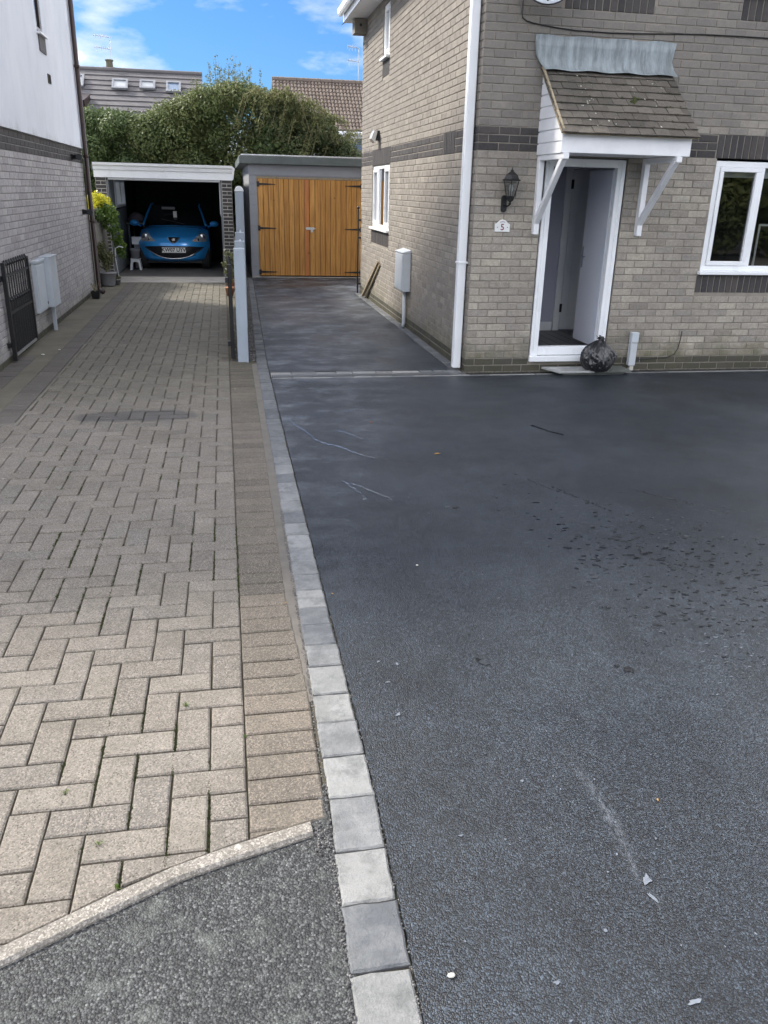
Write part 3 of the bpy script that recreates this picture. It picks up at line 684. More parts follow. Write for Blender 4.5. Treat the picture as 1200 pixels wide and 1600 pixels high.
# wall backing with openings
def wallgrid(us, zs, holes, fc, depth):
    m = MB(); us = sorted(set(us)); zs = sorted(set(zs))
    for a, b in zip(us[:-1], us[1:]):
        for c, d in zip(zs[:-1], zs[1:]):
            cu, cz = (a+b)/2, (c+d)/2
            if any(h[0] < cu < h[1] and h[2] < cz < h[3] for h in holes): continue
            vs = [fc(a, c, 0), fc(b, c, 0), fc(b, d, 0), fc(a, d, 0)]; m.add(vs, [(0, 1, 2, 3)])
    for (a, b, c, d) in holes:   # reveals
        q = [(a, c), (b, c), (b, d), (a, d)]
        for i in range(4):
            p, r = q[i], q[(i+1) % 4]; m.add([fc(*p, 0), fc(*r, 0), fc(*r, -depth), fc(*p, -depth)], [(0, 1, 2, 3)])
    return m
ff = lambda u, z, d: (u, YH-d, z)            # front: u = X
fs_ = lambda u, z, d: (XH-d, u, z)           # side: u = Y
DOOR = (3.12, 3.99, .105, 2.105); WIN = (4.955, 6.95, 1.0, 2.145)
UW1, UW2 = (3.22, 4.05, 3.56, 4.28), (5.0, 6.9, 3.56, 4.28)
SWN = (12.72, 14.22, 1.17, 2.13); SUW = (12.95, 13.45, 3.53, 4.25)
fh = [DOOR, WIN, UW1, UW2]; shh = [SWN, SUW]
EAVE = 4.34
w1 = wallgrid([XH, 8.2]+[h[i] for h in fh for i in (0, 1)], [-.1, EAVE]+[h[i] for h in fh for i in (2, 3)], fh, ff, .10)
w1.v = [(x, y, z) for x, y, z in w1.v]
w1.add([(XH, YH, EAVE), (8.2, YH, EAVE), (5.3, YH, 6.5)], [(0, 1, 2)])
w1.add([(8.2, YH, -.1), (8.2, YE, -.1), (8.2, YE, EAVE), (8.2, YH, EAVE)], [(0, 1, 2, 3)])
w1.add([(XH, YE, -.1), (8.2, YE, -.1), (8.2, YE, EAVE), (XH, YE, EAVE)], [(3, 2, 1, 0)]); w1.add([(XH, YE, EAVE), (8.2, YE, EAVE), (5.3, YE, 6.5)], [(2, 1, 0)])
wf = w1.build('front_wall', M_mortar, house)
ws = wallgrid([YH, YE]+[h[i] for h in shh for i in (0, 1)], [-.1, EAVE]+[h[i] for h in shh for i in (2, 3)], shh, fs_, .10).build('side_wall', M_mortar, house)
BZ0, BZ1 = 2.145, 2.3595
zb = BZ0-30*BH
def darkrow(k): return k in (30, 31, 32) or k < 2
B = []
# front
hs = list(fh)+[(4.955-.02, 6.97, BZ0-.002, BZ1+.002), (4.93, 6.98, .82, 1.0), (3.18, 4.07, 3.36, 3.56), (4.97, 6.93, 3.36, 3.56)]
for (a, b, c, d, k) in courses(XH+.001, 8.2, -.02, EAVE, hs, 0, zb): B.append((a, b, c, d, k, ff, M_bdark if (darkrow(k) or (k < 3 and False)) else M_bbeige))
for (a, b, c, d) in hs[4:]: B += [(*t_, ff, M_bdark) for t_ in soldiers(a, b, c, d)]
# side
hs = list(shh)+[(12.70, 14.24, BZ0-.012, BZ1+.002), (12.70, 14.24, .96, 1.17), (9.12, 9.60, BZ0-.002, BZ1+.002), (12.93, 13.47, 3.32, 3.53)]
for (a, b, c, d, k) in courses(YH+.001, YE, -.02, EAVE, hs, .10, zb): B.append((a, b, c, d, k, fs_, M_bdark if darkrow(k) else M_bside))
for (a, b, c, d) in hs[2:]: B += [(*t_, fs_, M_bdark) for t_ in soldiers(a, b, c, d)]
# split between the two walls but one limit for the whole house
szs = sorted([size_px(*b[5]((b[0]+b[1])/2, (b[2]+b[3])/2, 0))*(b[1]-b[0]) for b in B], reverse=True)
th = szs[299]
BF = [b for b in B if b[5] is ff]; BS = [b for b in B if b[5] is fs_]
cnt = lambda L_: sum(1 for b in L_ if size_px(*b[5]((b[0]+b[1])/2, (b[2]+b[3])/2, 0))*(b[1]-b[0]) >= th)
nf = min(300, cnt(BF)); place_bricks(house, wf, BF, ff, None, '', nf); place_bricks(house, ws, BS, fs_, None, '', 300-nf)
# roof
rf = MB()
rf.add([(XH-.34, YH-.3, EAVE-.02), (5.3, YH-.3, 6.75), (5.3, YE+.3, 6.75), (XH-.34, YE+.3, EAVE-.02)], [(0, 1, 2, 3)]); rf.add([(8.55, YH-.3, EAVE-.02), (5.3, YH-.3, 6.75), (5.3, YE+.3, 6.75), (8.55, YE+.3, EAVE-.02)], [(3, 2, 1, 0)])
roof = rf.build('roof', M_slate, house)
box('soffit', M_wpaint, house, XH-.30, XH-.002, YH-.28, YE+.10, 4.335, 4.35)
box('fascia', M_upvc, house, XH-.325, XH-.302, YH-.28, YE+.10, 4.325, 4.50, bevel=.003)
gt = MB(); gt.prism([(XH-.43, 4.52), (XH-.42, 4.45), (XH-.40, 4.42), (XH-.355, 4.42), (XH-.33, 4.45), (XH-.328, 4.52), (XH-.338, 4.52), (XH-.345, 4.46), (XH-.40, 4.45), (XH-.42, 4.52)], 1, YH-.25, YE+.08); gt.build('gutter', M_upvc, house)
# downpipe
dp = MB().box(2.325, 2.41, 8.36, 8.445, .02, 4.40); dpo = dp.build('downpipe', M_upvc, house, bevel=.008)
box('pipe_clip', M_upvc, dpo, 2.318, 2.427, 8.352, 8.453, 1.085, 1.105, bevel=.003)
# windows
def window(parent, fc, h, mull, depth=.05, fw=.055, sashes=(0,), name='window', glass=None, sill=True, sout=.07, room=True):
    a, b, c, d = h; m = MB()
    def bx(m, u0, u1, z0, z1, d0, d1):
        P = [fc(u, z, dd) for dd in (d0, d1) for (u, z) in ((u0, z0), (u1, z0), (u1, z1), (u0, z1))]; m.add(P, [(0, 1, 2, 3), (4, 7, 6, 5), (0, 4, 5, 1), (1, 5, 6, 2), (2, 6, 7, 3), (3, 7, 4, 0)])
    a += .006; b -= .006; c += .006; d -= .006
    us = [a]+list(mull)+[b]
    bx(m, a, b, c, c+fw, -depth, -.012); bx(m, a, b, d-fw, d, -depth, -.012)
    for i, u in enumerate(us):
        lo = a if i == 0 else u-fw*.5; hi = b if i == len(us)-1 else u+fw*.5
        if i == 0: hi = a+fw
        if i == len(us)-1: lo = b-fw
        bx(m, lo, hi, c+fw, d-fw, -depth, -.012)
    w = m.build(name, M_upvc, parent, bevel=.004)
    for i in range(len(us)-1):
        u0 = us[i]+(fw if i == 0 else fw*.5); u1 = us[i+1]-(fw if i == len(us)-2 else fw*.5)
        if i in sashes:
            s_ = MB(); sw = .045
            for (p, q, r, t_) in ((u0+.002, u1-.002, c+fw+.002, c+fw+sw), (u0+.002, u1-.002, d-fw-sw, d-fw-.002), (u0+.002, u0+sw, c+fw+sw, d-fw-sw), (u1-sw, u1-.002, c+fw+sw, d-fw-sw)): bx(s_, p, q, r, t_, -depth+.004, .001)
            s_.build('sash', M_upvc, w, bevel=.004)
        g_ = MB(); g_.add([fc(u0, c+fw, -.03), fc(u1, c+fw, -.03), fc(u1, d-fw, -.03), fc(u0, d-fw, -.03)], [(0, 1, 2, 3)]); g_.build('pane', glass or M_glass, w)
    if sill: s_ = MB(); bx(s_, a-.03, b+.03, c-.035, c-.001, -.02, sout); s_.build('sill', M_upvc, w, bevel=.004)
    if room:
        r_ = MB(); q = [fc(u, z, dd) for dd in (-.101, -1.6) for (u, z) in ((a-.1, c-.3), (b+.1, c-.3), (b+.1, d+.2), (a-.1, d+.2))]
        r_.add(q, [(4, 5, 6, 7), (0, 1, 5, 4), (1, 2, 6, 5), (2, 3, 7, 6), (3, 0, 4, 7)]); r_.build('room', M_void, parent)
    return w
wa = window(house, ff, (WIN[0], WIN[1], 1.035, WIN[3]-.02), [5.50, 6.4], sashes=(0, 2), sout=.05)
box('blind', M_dimwhite, wa, 5.0, 6.9, YH+.14, YH+.15, 1.97, 2.11)
m = MB(); 
for a, b, c, d in ((5.62, 5.64, 1.05, 1.52), (5.64, 6.6, 1.50, 1.52)): m.box(a, b, YH+.09, YH+.10, c, d)
m.build('inner_rail', M_dimwhite, wa)
window(house, ff, (UW1[0], UW1[1], UW1[2]+.03, UW1[3]), [3.63], sashes=(0,), sout=.05)
window(house, ff, (UW2[0], UW2[1], UW2[2]+.03, UW2[3]), [5.6, 6.3], sashes=(0, 2), sout=.05)
window(house, fs_, (SWN[0], SWN[1], SWN[2]+.03, SWN[3]), [13.2, 13.72], sashes=(0, 2), depth=.05, sout=.05, fw=.05)
window(house, fs_, (SUW[0], SUW[1], SUW[2]+.03, SUW[3]), [], sashes=(0,), sout=.06, fw=.05)
# front door: frame, open leaf, hall
fr = MB(); x0, x1, z0, z1 = 3.135, 3.975, .115, 2.095
fr.box(x0, x0+.085, YH-.005, YH+.075, z0, z1); fr.box(x1-.085, x1, YH-.005, YH+.075, z0, z1); fr.box(x0+.0855, x1-.0855, YH-.005, YH+.075, z1-.075, z1); fr.box(x0+.0855, x1-.0855, YH-.004, YH+.075, z0+.05, z0+.14)
fro = fr.build('door_frame', M_upvc, house, bevel=.005)
m = MB(); m.box(x0+.03, x0+.045, YH-.013, YH-.006, z0+.1, z1-.03); m.box(x1-.045, x1-.03, YH-.013, YH-.006, z0+.1, z1-.03); m.build('frame_bead', M_upvc, fro, bevel=.002)
box('door_sill', M_upvc, fro, x0-.015, x1+.015, YH-.055, YH-.006, z0-.012, z0+.048, bevel=.006)
lf = MB(); lf.box(3.885, 3.93, YH+.078, YH+.64, .235, 2.01); leaf = lf.build('open_door', M_doorgrey, house, bevel=.004)
m = MB(); m.box(3.872, 3.884, YH+.575, YH+.605, 1.02, 1.24); m.bar((3.862, YH+.59, 1.14), (3.862, YH+.49, 1.14), .014); m.build('door_handle', M_chrome, leaf, bevel=.002)
box('door_edge', M_dimwhite, leaf, 3.886, 3.929, YH+.641, YH+.647, .24, 2.0)
hall = MB(); H0, H1, HY = 3.0, 4.82, 9.72
hall.add([(H0, YH+.101, .19), (H0, HY, .19), (H0, HY, 2.2), (H0, YH+.101, 2.2)], [(0, 1, 2, 3)]); hall.add([(H0, HY, .19), (H1, HY, .19), (H1, HY, 2.2), (H0, HY, 2.2)], [(0, 1, 2, 3)])
hall.add([(H0, YH+.101, 2.2), (H0, HY, 2.2), (H1, HY, 2.2), (H1, YH+.101, 2.2)], [(0, 1, 2, 3)]); hall.add([(H1, YH+.101, .19), (H1, HY, .19), (H1, HY, 2.2), (H1, YH+.101, 2.2)], [(3, 2, 1, 0)])
hall.add([(x1+.01, YH+.101, .19), (H1, YH+.101, .19), (H1, YH+.101, 2.2), (x1+.01, YH+.101, 2.2)], [(0, 1, 2, 3)])
hw = hall.build('hall_wall', M_hallwall, house)
fl = MB(); fl.box(H0, H1, YH+.076, HY, .16, .1885); hf = fl.build('hall_floor', M_hallfloor, house)
for i in range(9): box('floor_board', M_hallfloor, hf, H0+.02+i*.13, H0+.145+i*.13, YH+.09, HY-.01, .189, .194, bevel=.001)
box('skirting', M_dimwhite, hw, H0, 3.93, HY-.016, HY-.001, .195, .30, bevel=.003)
m = MB(); m.box(3.94, 4.02, HY-.03, HY-.001, .195, 2.12); m.box(4.66, 4.74, HY-.03, HY-.001, .195, 2.12); m.box(4.0201, 4.6599, HY-.03, HY-.001, 2.04, 2.12); idf = m.build('inner_door_frame', M_dimwhite, house, bevel=.004)
idr = box('inner_door', M_dimwhite, house, 4.025, 4.655, HY-.022, HY-.002, .21, 2.035, bevel=.003)
for (a, b, c, d) in ((4.11, 4.31, .35, 1.0), (4.37, 4.57, .35, 1.0), (4.11, 4.31, 1.12, 1.93), (4.37, 4.57, 1.12, 1.93)):
    m = MB()
    for (p, q, r, s_) in ((a, b, c, c+.014), (a, b, d-.014, d), (a, a+.014, c+.0145, d-.0145), (b-.014, b, c+.0145, d-.0145)): m.box(p, q, HY-.029, HY-.0225, r, s_)
    m.build('panel_moulding', M_dimwhite, idr)
for z in (.42, 1.83): box('hinge', M_black, idr, 4.005, 4.035, HY-.038, HY-.031, z, z+.1)
# porch canopy
PX0, PX1, PY = 3.03, 4.27, 7.62
can = thing('door_canopy', (3.65, YH, 2.1), 'white timber door canopy with small mossy tiled roof above the front door', 'canopy')
ck = MB(); ck.add([(PX0, YH-.008, 2.115), (PX0, PY+.02, 2.115), (PX0, PY+.02, 2.28), (PX0, YH-.008, 2.84)], [(0, 1, 2, 3)])
ckz = lambda y: 2.28+(y-PY-.02)/(YH-PY-.028)*.56
cheek = MB(); 
for cx in (PX0, PX1-.02):
    cheek.prism([(YH-.008, 2.12), (PY+.03, 2.12), (PY+.03, 2.27), (YH-.008, 2.82)], 0, cx+.004, cx+.018)
ckb = cheek.build('cheek_backing', M_wpaint, can)
z = 2.112
while z < 2.80:
    zt = min(z+.098, 2.83); yb = lambda zz: PY+.022+max(0, (zz-2.275)/.56)*(YH-PY-.03)
    poly = [(YH-.007, z), (yb(z), z), (yb(zt-.006), zt-.006), (YH-.007, zt-.006)]
    for cx, sg in ((PX0, 0), (PX1, 1)):
        MB().prism(poly, 0, cx-.006 if not sg else cx-.0015, cx+.0035 if not sg else cx+.008).build('cheek_board', M_wpaint, can, bevel=.002)
    z += .104
box('fascia_board', M_wpaint, can, PX0-.012, PX1+.012, PY-.004, PY+.018, 2.115, 2.28, bevel=.003)
box('canopy_soffit', M_wpaint, can, PX0+.02, PX1-.0215, PY+.0185, YH-.01, 2.118, 2.128)
bgm = MB(); bgm.bar((PX0-.02, PY-.03, 2.29), (PX0-.02, YH-.01, 2.87), .018, .05); bgm.build('verge_board', M_oldwood, can)
rows = 9; T0 = Vector((0, PY-.07, 2.272)); T1 = Vector((0, YH-.01, 2.865)); dv = (T1-T0); nrm = Vector((0, -dv.z, dv.y)).normalized()
deck = MB(); deck.add([(PX0-.03, *(T0-nrm*.012).yz), (PX1+.05, *(T0-nrm*.012).yz), (PX1+.05, *(T1-nrm*.012).yz), (PX0-.03, *(T1-nrm*.012).yz)], [(0, 1, 2, 3)]); deck.build('roof_deck', M_oldwood, can)
tcache = []
TW = .148
for i in range(4):
    m = MB(); e = dv.length/rows*1.22; up = dv.normalized()
    P = lambda x, s_, h: Vector((x, 0, 0))+up*s_+nrm*h
    w = TW-.004; vs = []
    j = [rnd.uniform(-.003, .003) for _ in range(4)]
    vs = [P(0, j[0], .010), P(w*.5, j[1]-.002, .012), P(w, j[2], .010), P(w, e, -.004), P(0, e, -.004)]
    vs2 = [v-nrm*.012 for v in vs]
    m.add(vs+vs2, [(0, 1, 2, 3, 4), (9, 8, 7, 6, 5), (0, 5, 6, 1), (1, 6, 7, 2), (2, 7, 8, 3), (4, 9, 5, 0)]); me = m.mesh('roof_tile'); me.materials.append(M_tile); tcache.append((me, w))
for r in range(rows):
    base = T0+dv*(r/rows); x = PX0-.035-(TW*.5 if r % 2 else 0)
    while x < PX1+.055:
        xs_ = max(x, PX0-.035); xe = min(x+TW-.004, PX1+.06)
        if xe-xs_ > .02:
            me, w = random.choice(tcache); o = link('roof_tile', me, None, can, (xs_, base.y, base.z)+nrm*random.uniform(0, .003) if False else Vector((xs_, base.y, base.z))+nrm*random.uniform(.001, .006)); o.scale = ((xe-xs_)/w, 1, 1)
            o.rotation_euler = (random.gauss(0, .008), random.gauss(0, .008), 0)
        x += TW
# moss and lichen on the tiles
mb = MB(); ml = MB()
def blob(m, c, r, n=7, h=.6):
    vs = [Vector(c)+Vector((math.cos(2*PI*k/n)*r*rnd.uniform(.7, 1.2), 0, 0))+up*math.sin(2*PI*k/n)*r*rnd.uniform(.7, 1.2) for k in range(n)]+[Vector(c)+nrm*r*h]; m.add(vs, [(k, (k+1) % n, n) for k in range(n)])
def onroof(x, s_): return Vector((x, 0, 0))+T0+dv*s_+nrm*.016
for _ in range(60): blob(mb, onroof(rnd.uniform(PX0, PX1), rnd.choice([.11, .22, .33, .44, .55, .66, .77])+rnd.uniform(-.02, .02)), rnd.uniform(.003, .011))
for _ in range(9): blob(mb, onroof(3.80+rnd.gauss(0, .018), .52+rnd.gauss(0, .02)), .02)
for _ in range(34): blob(ml, onroof(rnd.choice([3.35, 3.45, 3.6, 3.95, 3.3, 4.0])+rnd.gauss(0, .09), rnd.uniform(.1, .9)), rnd.uniform(.003, .010), h=.12)
mb.build('moss', M_moss, can, kind='stuff'); ml.build('lichen', simple('pale_lichen', (.50, .50, .42, 1), .95, .2, 40, .2), can, kind='stuff')
# lead flashing: on the wall then dressed over the tiles
lm = MB(); cols = 26; rowsL = []
for zf, dd, xa, xb in ((3.135, .014, 2.915, 4.335), (3.04, .014, 2.92, 4.32), (2.97, .016, 2.93, 4.305), (2.90, .03, 2.975, 4.33), (2.868, .05, 3.00, 4.35), (2.845, .085, 3.01, 4.365)):
    rowsL.append([(xa+(xb-xa)*i/cols, YH-dd-.006-.006*abs(math.sin(i*1.7+zf*9))*(1 if zf < 3.1 else .3), zf+.006*math.sin(i*.9)*(1 if zf in (3.135, 2.845) else .2)) for i in range(cols+1)])
vs = [p for r in rowsL for p in r]; lm.add(vs, [(r*(cols+1)+i, r*(cols+1)+i+1, (r+1)*(cols+1)+i+1, (r+1)*(cols+1)+i) for r in range(5) for i in range(cols)])
lo_ = lm.build('lead_flashing', M_lead, can, smooth=True); md = lo_.modifiers.new('s', 'SOLIDIFY'); md.thickness = .003
# gallows brackets
for X in (3.035, 4.142):
    m = MB(); m.box(X, X+.055, YH-.075, YH-.008, 1.385, 2.112); bk = m.build('bracket', M_wpaint, can, bevel=.004)
    MB().box(X, X+.055, PY-.03, YH-.0755, 2.062, 2.113).build('bracket_arm', M_wpaint, bk, bevel=.004)
    MB().bar((X+.0275, YH-.05, 1.50), (X+.0275, PY+.03, 2.075), .052, .055).build('brace', M_wpaint, bk, bevel=.004)
# lantern
LX, LZ = 2.75, 1.60
lan = thing('wall_lantern', (LX, YH, LZ), 'black coach lantern on the brick wall left of the front door', 'lantern')
m = MB(); m.prism([(2.725+.03*math.cos(a), 1.665+(.05 if math.sin(a) > 0 else -.05)+.03*math.sin(a)) for a in [2*PI*k/12 for k in range(12)]], 1, YH-.028, YH-.007); m.build('back_plate', M_black, lan, bevel=.004)
m = MB(); LY = YH-.13; m.tube([(2.727, YH-.03, 1.65), (2.735, YH-.07, 1.635), (2.755, YH-.11, 1.66), (LX, LY, 1.70)], .009, 8); m.build('arm', M_black, lan, smooth=True)
def hexring(z, r): return [(LX+1.3*r*math.cos(PI/3*k+.2), LY+1.3*r*math.sin(PI/3*k+.2), z) for k in range(6)]
def hexloft(m, prof):
    vs = [p for z, r in prof for p in hexring(z, r)]; n = len(prof); m.add(vs, [(i*6+k, i*6+(k+1) % 6, (i+1)*6+(k+1) % 6, (i+1)*6+k) for i in range(n-1) for k in range(6)]+[tuple(range(6))[::-1], tuple(range((n-1)*6, n*6))])
m = MB(); hexloft(m, [(1.875, .075), (1.883, .078), (1.89, .062), (1.925, .05), (1.95, .022), (1.958, .012), (1.966, .014), (1.975, .006), (1.995, .002)]); m.build('lantern_roof', M_black, lan)
m = MB(); hexloft(m, [(1.655, .004), (1.67, .012), (1.68, .006), (1.69, .016), (1.70, .028), (1.715, .030), (1.73, .036), (1.738, .036)]); m.build('lantern_base', M_black, lan)
m = MB()
for p, q in zip(hexring(1.738, .036), hexring(1.876, .064)): m.tube([p, q], .0042, 5)
m.build('lantern_cage', M_black, lan)
m = MB(); hexloft(m, [(1.7385, .033), (1.874, .060)]); m.build('lantern_glass', glassmat('lantern_glass_mat', (.85, .87, .87, 1), .7), lan)
m = MB(); m.lathe((LX, LY, 1.74), [(.012, 0), (.012, .035), (.020, .05), (.022, .07), (.014, .095), (.003, .105)], 10); m.build('bulb', M_bulb, lan, smooth=True)
# number plaque
def text_mesh(body, size, fc, name, mat, parent, bold=0.0, thick=.0):
    cu = bpy.data.curves.new(name, 'FONT'); cu.body = body; cu.size = size; cu.align_x = 'CENTER'; cu.align_y = 'CENTER'; cu.offset = bold; cu.resolution_u = 3
    to = bpy.data.objects.new(name, cu); C.objects.link(to); bpy.context.view_layer.update()
    me = bpy.data.meshes.new_from_object(to.evaluated_get(bpy.context.evaluated_depsgraph_get())); bpy.data.objects.remove(to)
    og = org(parent)
    for v in me.vertices: v.co = Vector(fc(v.co.x, v.co.y))-og
    me.name = name; me.materials.clear(); me.materials.append(mat); return link(name, me, None, parent)
nx, nz_ = 2.728, 1.445
plq = thing('house_number_plaque', (nx, YH, 1.40), 'white ceramic plaque with maroon number 5 below the wall lantern', 'plaque')
arch = [(nx-.078, 1.402), (nx+.078, 1.402), (nx+.078, 1.478), (nx+.060, 1.482), (nx+.045, 1.497), (nx+.028, 1.512), (nx, 1.519), (nx-.028, 1.512), (nx-.045, 1.497), (nx-.060, 1.482), (nx-.078, 1.478)]
MB().prism(arch, 1, YH-.018, YH-.007).build('plaque_face', M_ceramic, plq, bevel=.003)
text_mesh('5', .085, lambda x, y: (nx+x, YH-.0187, 1.444+y), 'number', M_redtext, plq, .0012)
m = MB()
for (dx, dz, r) in ((-.052, 1.445, .006), (.052, 1.445, .006)): m.add([(nx+dx-r, YH-.0187, dz), (nx+dx, YH-.0187, dz-r), (nx+dx+r, YH-.0187, dz), (nx+dx, YH-.0187, dz+r)], [(0, 1, 2, 3)])
for k in range(5): a = nx-.022+k*.011; zz = 1.500-.002*abs(k-2)*1.5; m.add([(a-.004, YH-.0187, zz-.004), (a+.004, YH-.0187, zz-.004), (a+.002, YH-.0187, zz+.004), (a-.002, YH-.0187, zz+.004)], [(0, 1, 2, 3)])
m.build('plaque_motif', M_redtext, plq)
# satellite dish, cable
dish = thing('satellite_dish', (2.98, YH, 3.36), 'round pale satellite dish cut off by the top of the photo', 'satellite dish')
dc = Vector((2.90, YH-.30, 3.545)); dn = Vector((-.25, -.93, .27)).normalized(); ax = dn.cross(Vector((0, 0, 1))).normalized(); ay = ax.cross(dn)
m = MB(); vs = [dc-dn*.05]; 
for r in range(1, 6):
    for k in range(28): a = 2*PI*k/28; rr = .235*r/5; vs.append(dc+ax*math.cos(a)*rr+ay*math.sin(a)*rr*1.04-dn*.05*(1-(r/5)**2))
m.add(vs, [(0, 1+k, 1+(k+1) % 28) for k in range(28)]+[(1+(r-1)*28+k, 1+r*28+k, 1+r*28+(k+1) % 28, 1+(r-1)*28+(k+1) % 28) for r in range(1, 5) for k in range(28)])
do = m.build('reflector', M_plast, dish, smooth=True); do.modifiers.new('s', 'SOLIDIFY').thickness = .004
m = MB(); m.tube([dc+ax*math.cos(a)*.235+ay*math.sin(a)*.245 for a in [2*PI*k/28 for k in range(29)]], .006, 6); m.build('dish_rim', M_black, dish)
m = MB(); m.tube([dc-ay*.2-dn*.02, dc-ay*.13+dn*.20], .011, 8); m.tube([dc-ay*.13+dn*.18, dc-ay*.10+dn*.26], .024, 8); m.tube([(2.99, YH-.007, 3.52), (2.99, YH-.12, 3.52), dc-dn*.05], .016, 8); m.build('receiver_arm', M_black, dish)
cb = MB(); pts = [(2.775, 4.2), (2.775, 3.6), (2.772, 3.30), (2.78, 3.262), (2.82, 3.238), (2.90, 3.222), (3.10, 3.200), (3.31, 3.186), (3.65, 3.184), (3.95, 3.193), (4.3, 3.209), (4.61, 3.220), (5.0, 3.224), (5.3, 3.224), (6.2, 3.215), (8.0, 3.2)]
cb.tube([(x, YH-.013, z) for x, z in pts], .006, 6); tag(cb.build('wall_cable', M_black), 'black cable running across the front brick wall above the door canopy', 'cable')
cb = MB(); cb.tube([(4.856, YH-.008, .41), (4.850, YH-.014, .33), (4.835, YH-.012, .22), (4.80, YH-.013, .16), (4.71, YH-.012, .125), (4.55, YH-.013, .118), (4.36, YH-.012, .105)], .0045, 6); tag(cb.build('low_cable', M_black), 'thin black cable stub hanging low on the wall right of the bin bag', 'cable')
# white capped pipe end near door
pe = thing('service_duct', (4.28, 8.2, 0), 'short pale plastic duct box standing at the wall right of the bin bag', 'duct')
box('duct_body', M_plast, pe, 4.238, 4.315, 8.185, 8.24, .055, .30, bevel=.004); box('duct_cap', M_plast, pe, 4.236, 4.318, 8.178, 8.24, .302, .41, bevel=.004); box('duct_foot', M_stone, pe, 4.262, 4.305, 8.195, 8.235, .003, .054)
# step slabs
st = thing('door_step', (3.75, 8.1, 0), 'low weathered board step with pale left half under the front door', 'step')
def slab(name, mat, x0, x1): MB().prism([(x0+.0, 7.96), (x1, 7.96), (x1+.0, 8.215), (x0-.10 if x0 < 3.5 else x0, 8.215)], 2, .03, .052).build(name, mat, st, bevel=.003)
slab('step_board', simple('pale_mottled_board', (.38, .39, .38, 1), .6, .35, 14, .1, dirt=.7, dirtc=(.10, .11, .11, 1)), 3.36, 3.755); slab('step_board', M_green_conc, 3.76, 4.17)
box('step_base', M_green_conc, st, 3.42, 4.10, 8.0, 8.2, .0025, .029)
# bin bag
def binbag():
    bt = thing('bin_bag', (3.80, 8.02, .052), 'full black plastic bin bag knotted on top, sitting on the front doorstep', 'bag')
    bm = bmesh.new(); bmesh.ops.create_icosphere(bm, subdivisions=6, radius=1)
    rr = random.Random(5)
    from mathutils import noise
    for v in bm.verts:
        p = v.co.copy(); a = math.atan2(p.y, p.x); z = p.z
        # lumpy contents, long tension folds running up to the knot, small crumples
        lump = noise.noise(p*1.6+Vector((2, 7, 1)))*.13
        q = Vector((math.cos(a)*3.0, math.sin(a)*3.0, z*.6)); f1 = abs(noise.noise(q+Vector((5, 0, 0)))); f2 = abs(noise.noise(q*2.3+Vector((0, 3, 9))+p*.8)); f3 = abs(noise.noise(p*6.5))
        s_ = 1+lump-.16*(.30-min(f1, .30))/.30*(.5+.5*max(0, z+.4))-.09*(.22-min(f2, .22))/.22-.018*(.2-min(f3, .2))/.2
        neck = 1 if z < 0 else 1-.85*z**2.2
        zz = max(-.78, z)
        v.co = Vector((p.x*.190*s_*neck, p.y*.165*s_*neck, (zz+.78)*.185*(1+lump*.5)))
    me = bpy.data.meshes.new('bag_body'); bm.to_mesh(me); bm.free(); me.shade_smooth(); me.materials.append(M_bag); o = link('bag_body', me, None, bt, (3.80, 8.02, .052))
    m = MB()
    for k in range(7):
        a = k*.9+.4; l = rr.uniform(.04, .07); b = Vector((3.80, 8.02, .052+.315)); d = Vector((math.cos(a)*.9, math.sin(a)*.6, rr.uniform(.0, .6))).normalized()*l; q = Vector((-math.sin(a), math.cos(a), .3))*.016
        m.add([b-q*.4, b+q*.4, b+d*.6+q+Vector((0, 0, .012)), b+d, b+d*.7-q*.8], [(0, 1, 2, 3, 4)])
    m.build('bag_knot', M_bag, bt)
binbag()
# side wall bits
mbx = thing('meter_box', (2.36, 10.8, .45), 'pale grey meter box on the house side wall with a pipe below', 'meter box')
box('box_body', M_plast, mbx, 2.318, 2.422, 11.06, 11.56, .50, 1.00, bevel=.004); box('box_door', M_plast, mbx, 2.306, 2.3175, 11.075, 11.545, .515, .975, bevel=.003)
m = MB(); m.prism([(2.30, 1.0), (2.424, 1.0), (2.424, 1.035)], 1, 11.05, 11.57); m.build('box_hood', M_plast, mbx)
m = MB(); m.tube([(2.39, 11.25, .50), (2.39, 11.25, .06), (2.375, 11.25, .004)], .024, 10); m.build('box_pipe', M_plast, mbx, smooth=True)
sc = thing('security_light', (2.36, 13.65, 2.54), 'small black and white security floodlight high on the side wall', 'light')
box('bracket_plate', M_black, sc, 2.385, 2.424, 13.6, 13.74, 2.48, 2.62, bevel=.004); MB().add([(2.34, 13.55, 2.44), (2.34, 13.75, 2.44), (2.38, 13.75, 2.60), (2.38, 13.55, 2.60), (2.28, 13.55, 2.50), (2.28, 13.75, 2.50), (2.33, 13.75, 2.62), (2.33, 13.55, 2.62)], [(0, 1, 2, 3), (4, 5, 6, 7), (0, 1, 5, 4), (1, 2, 6, 5), (2, 3, 7, 6), (3, 0, 4, 7)]).build('lamp_head', M_bulb, sc, bevel=.004)
nb = thing('nest_box', (2.32, 15.0, 4.1), 'small wooden bird nest box fixed under the eaves corner', 'nest box')
box('nest_body', M_nest, nb, 2.22, 2.424, 14.95, 15.2, 4.12, 4.325, bevel=.004)
m = MB(); m.add([(2.32+.022*math.cos(2*PI*k/12), 14.9485, 4.24+.022*math.sin(2*PI*k/12)) for k in range(12)], [tuple(range(12))]); m.build('entrance_hole', M_black, nb)
tb = thing('leaning_timber', (2.38, 14.2, 0), 'length of pale timber leaning against the side wall near the garage', 'timber')
MB().bar((2.36, 14.65, .03), (2.405, 13.38, .70), .05, .035).build('timber_face', M_oldwood, tb, bevel=.003)
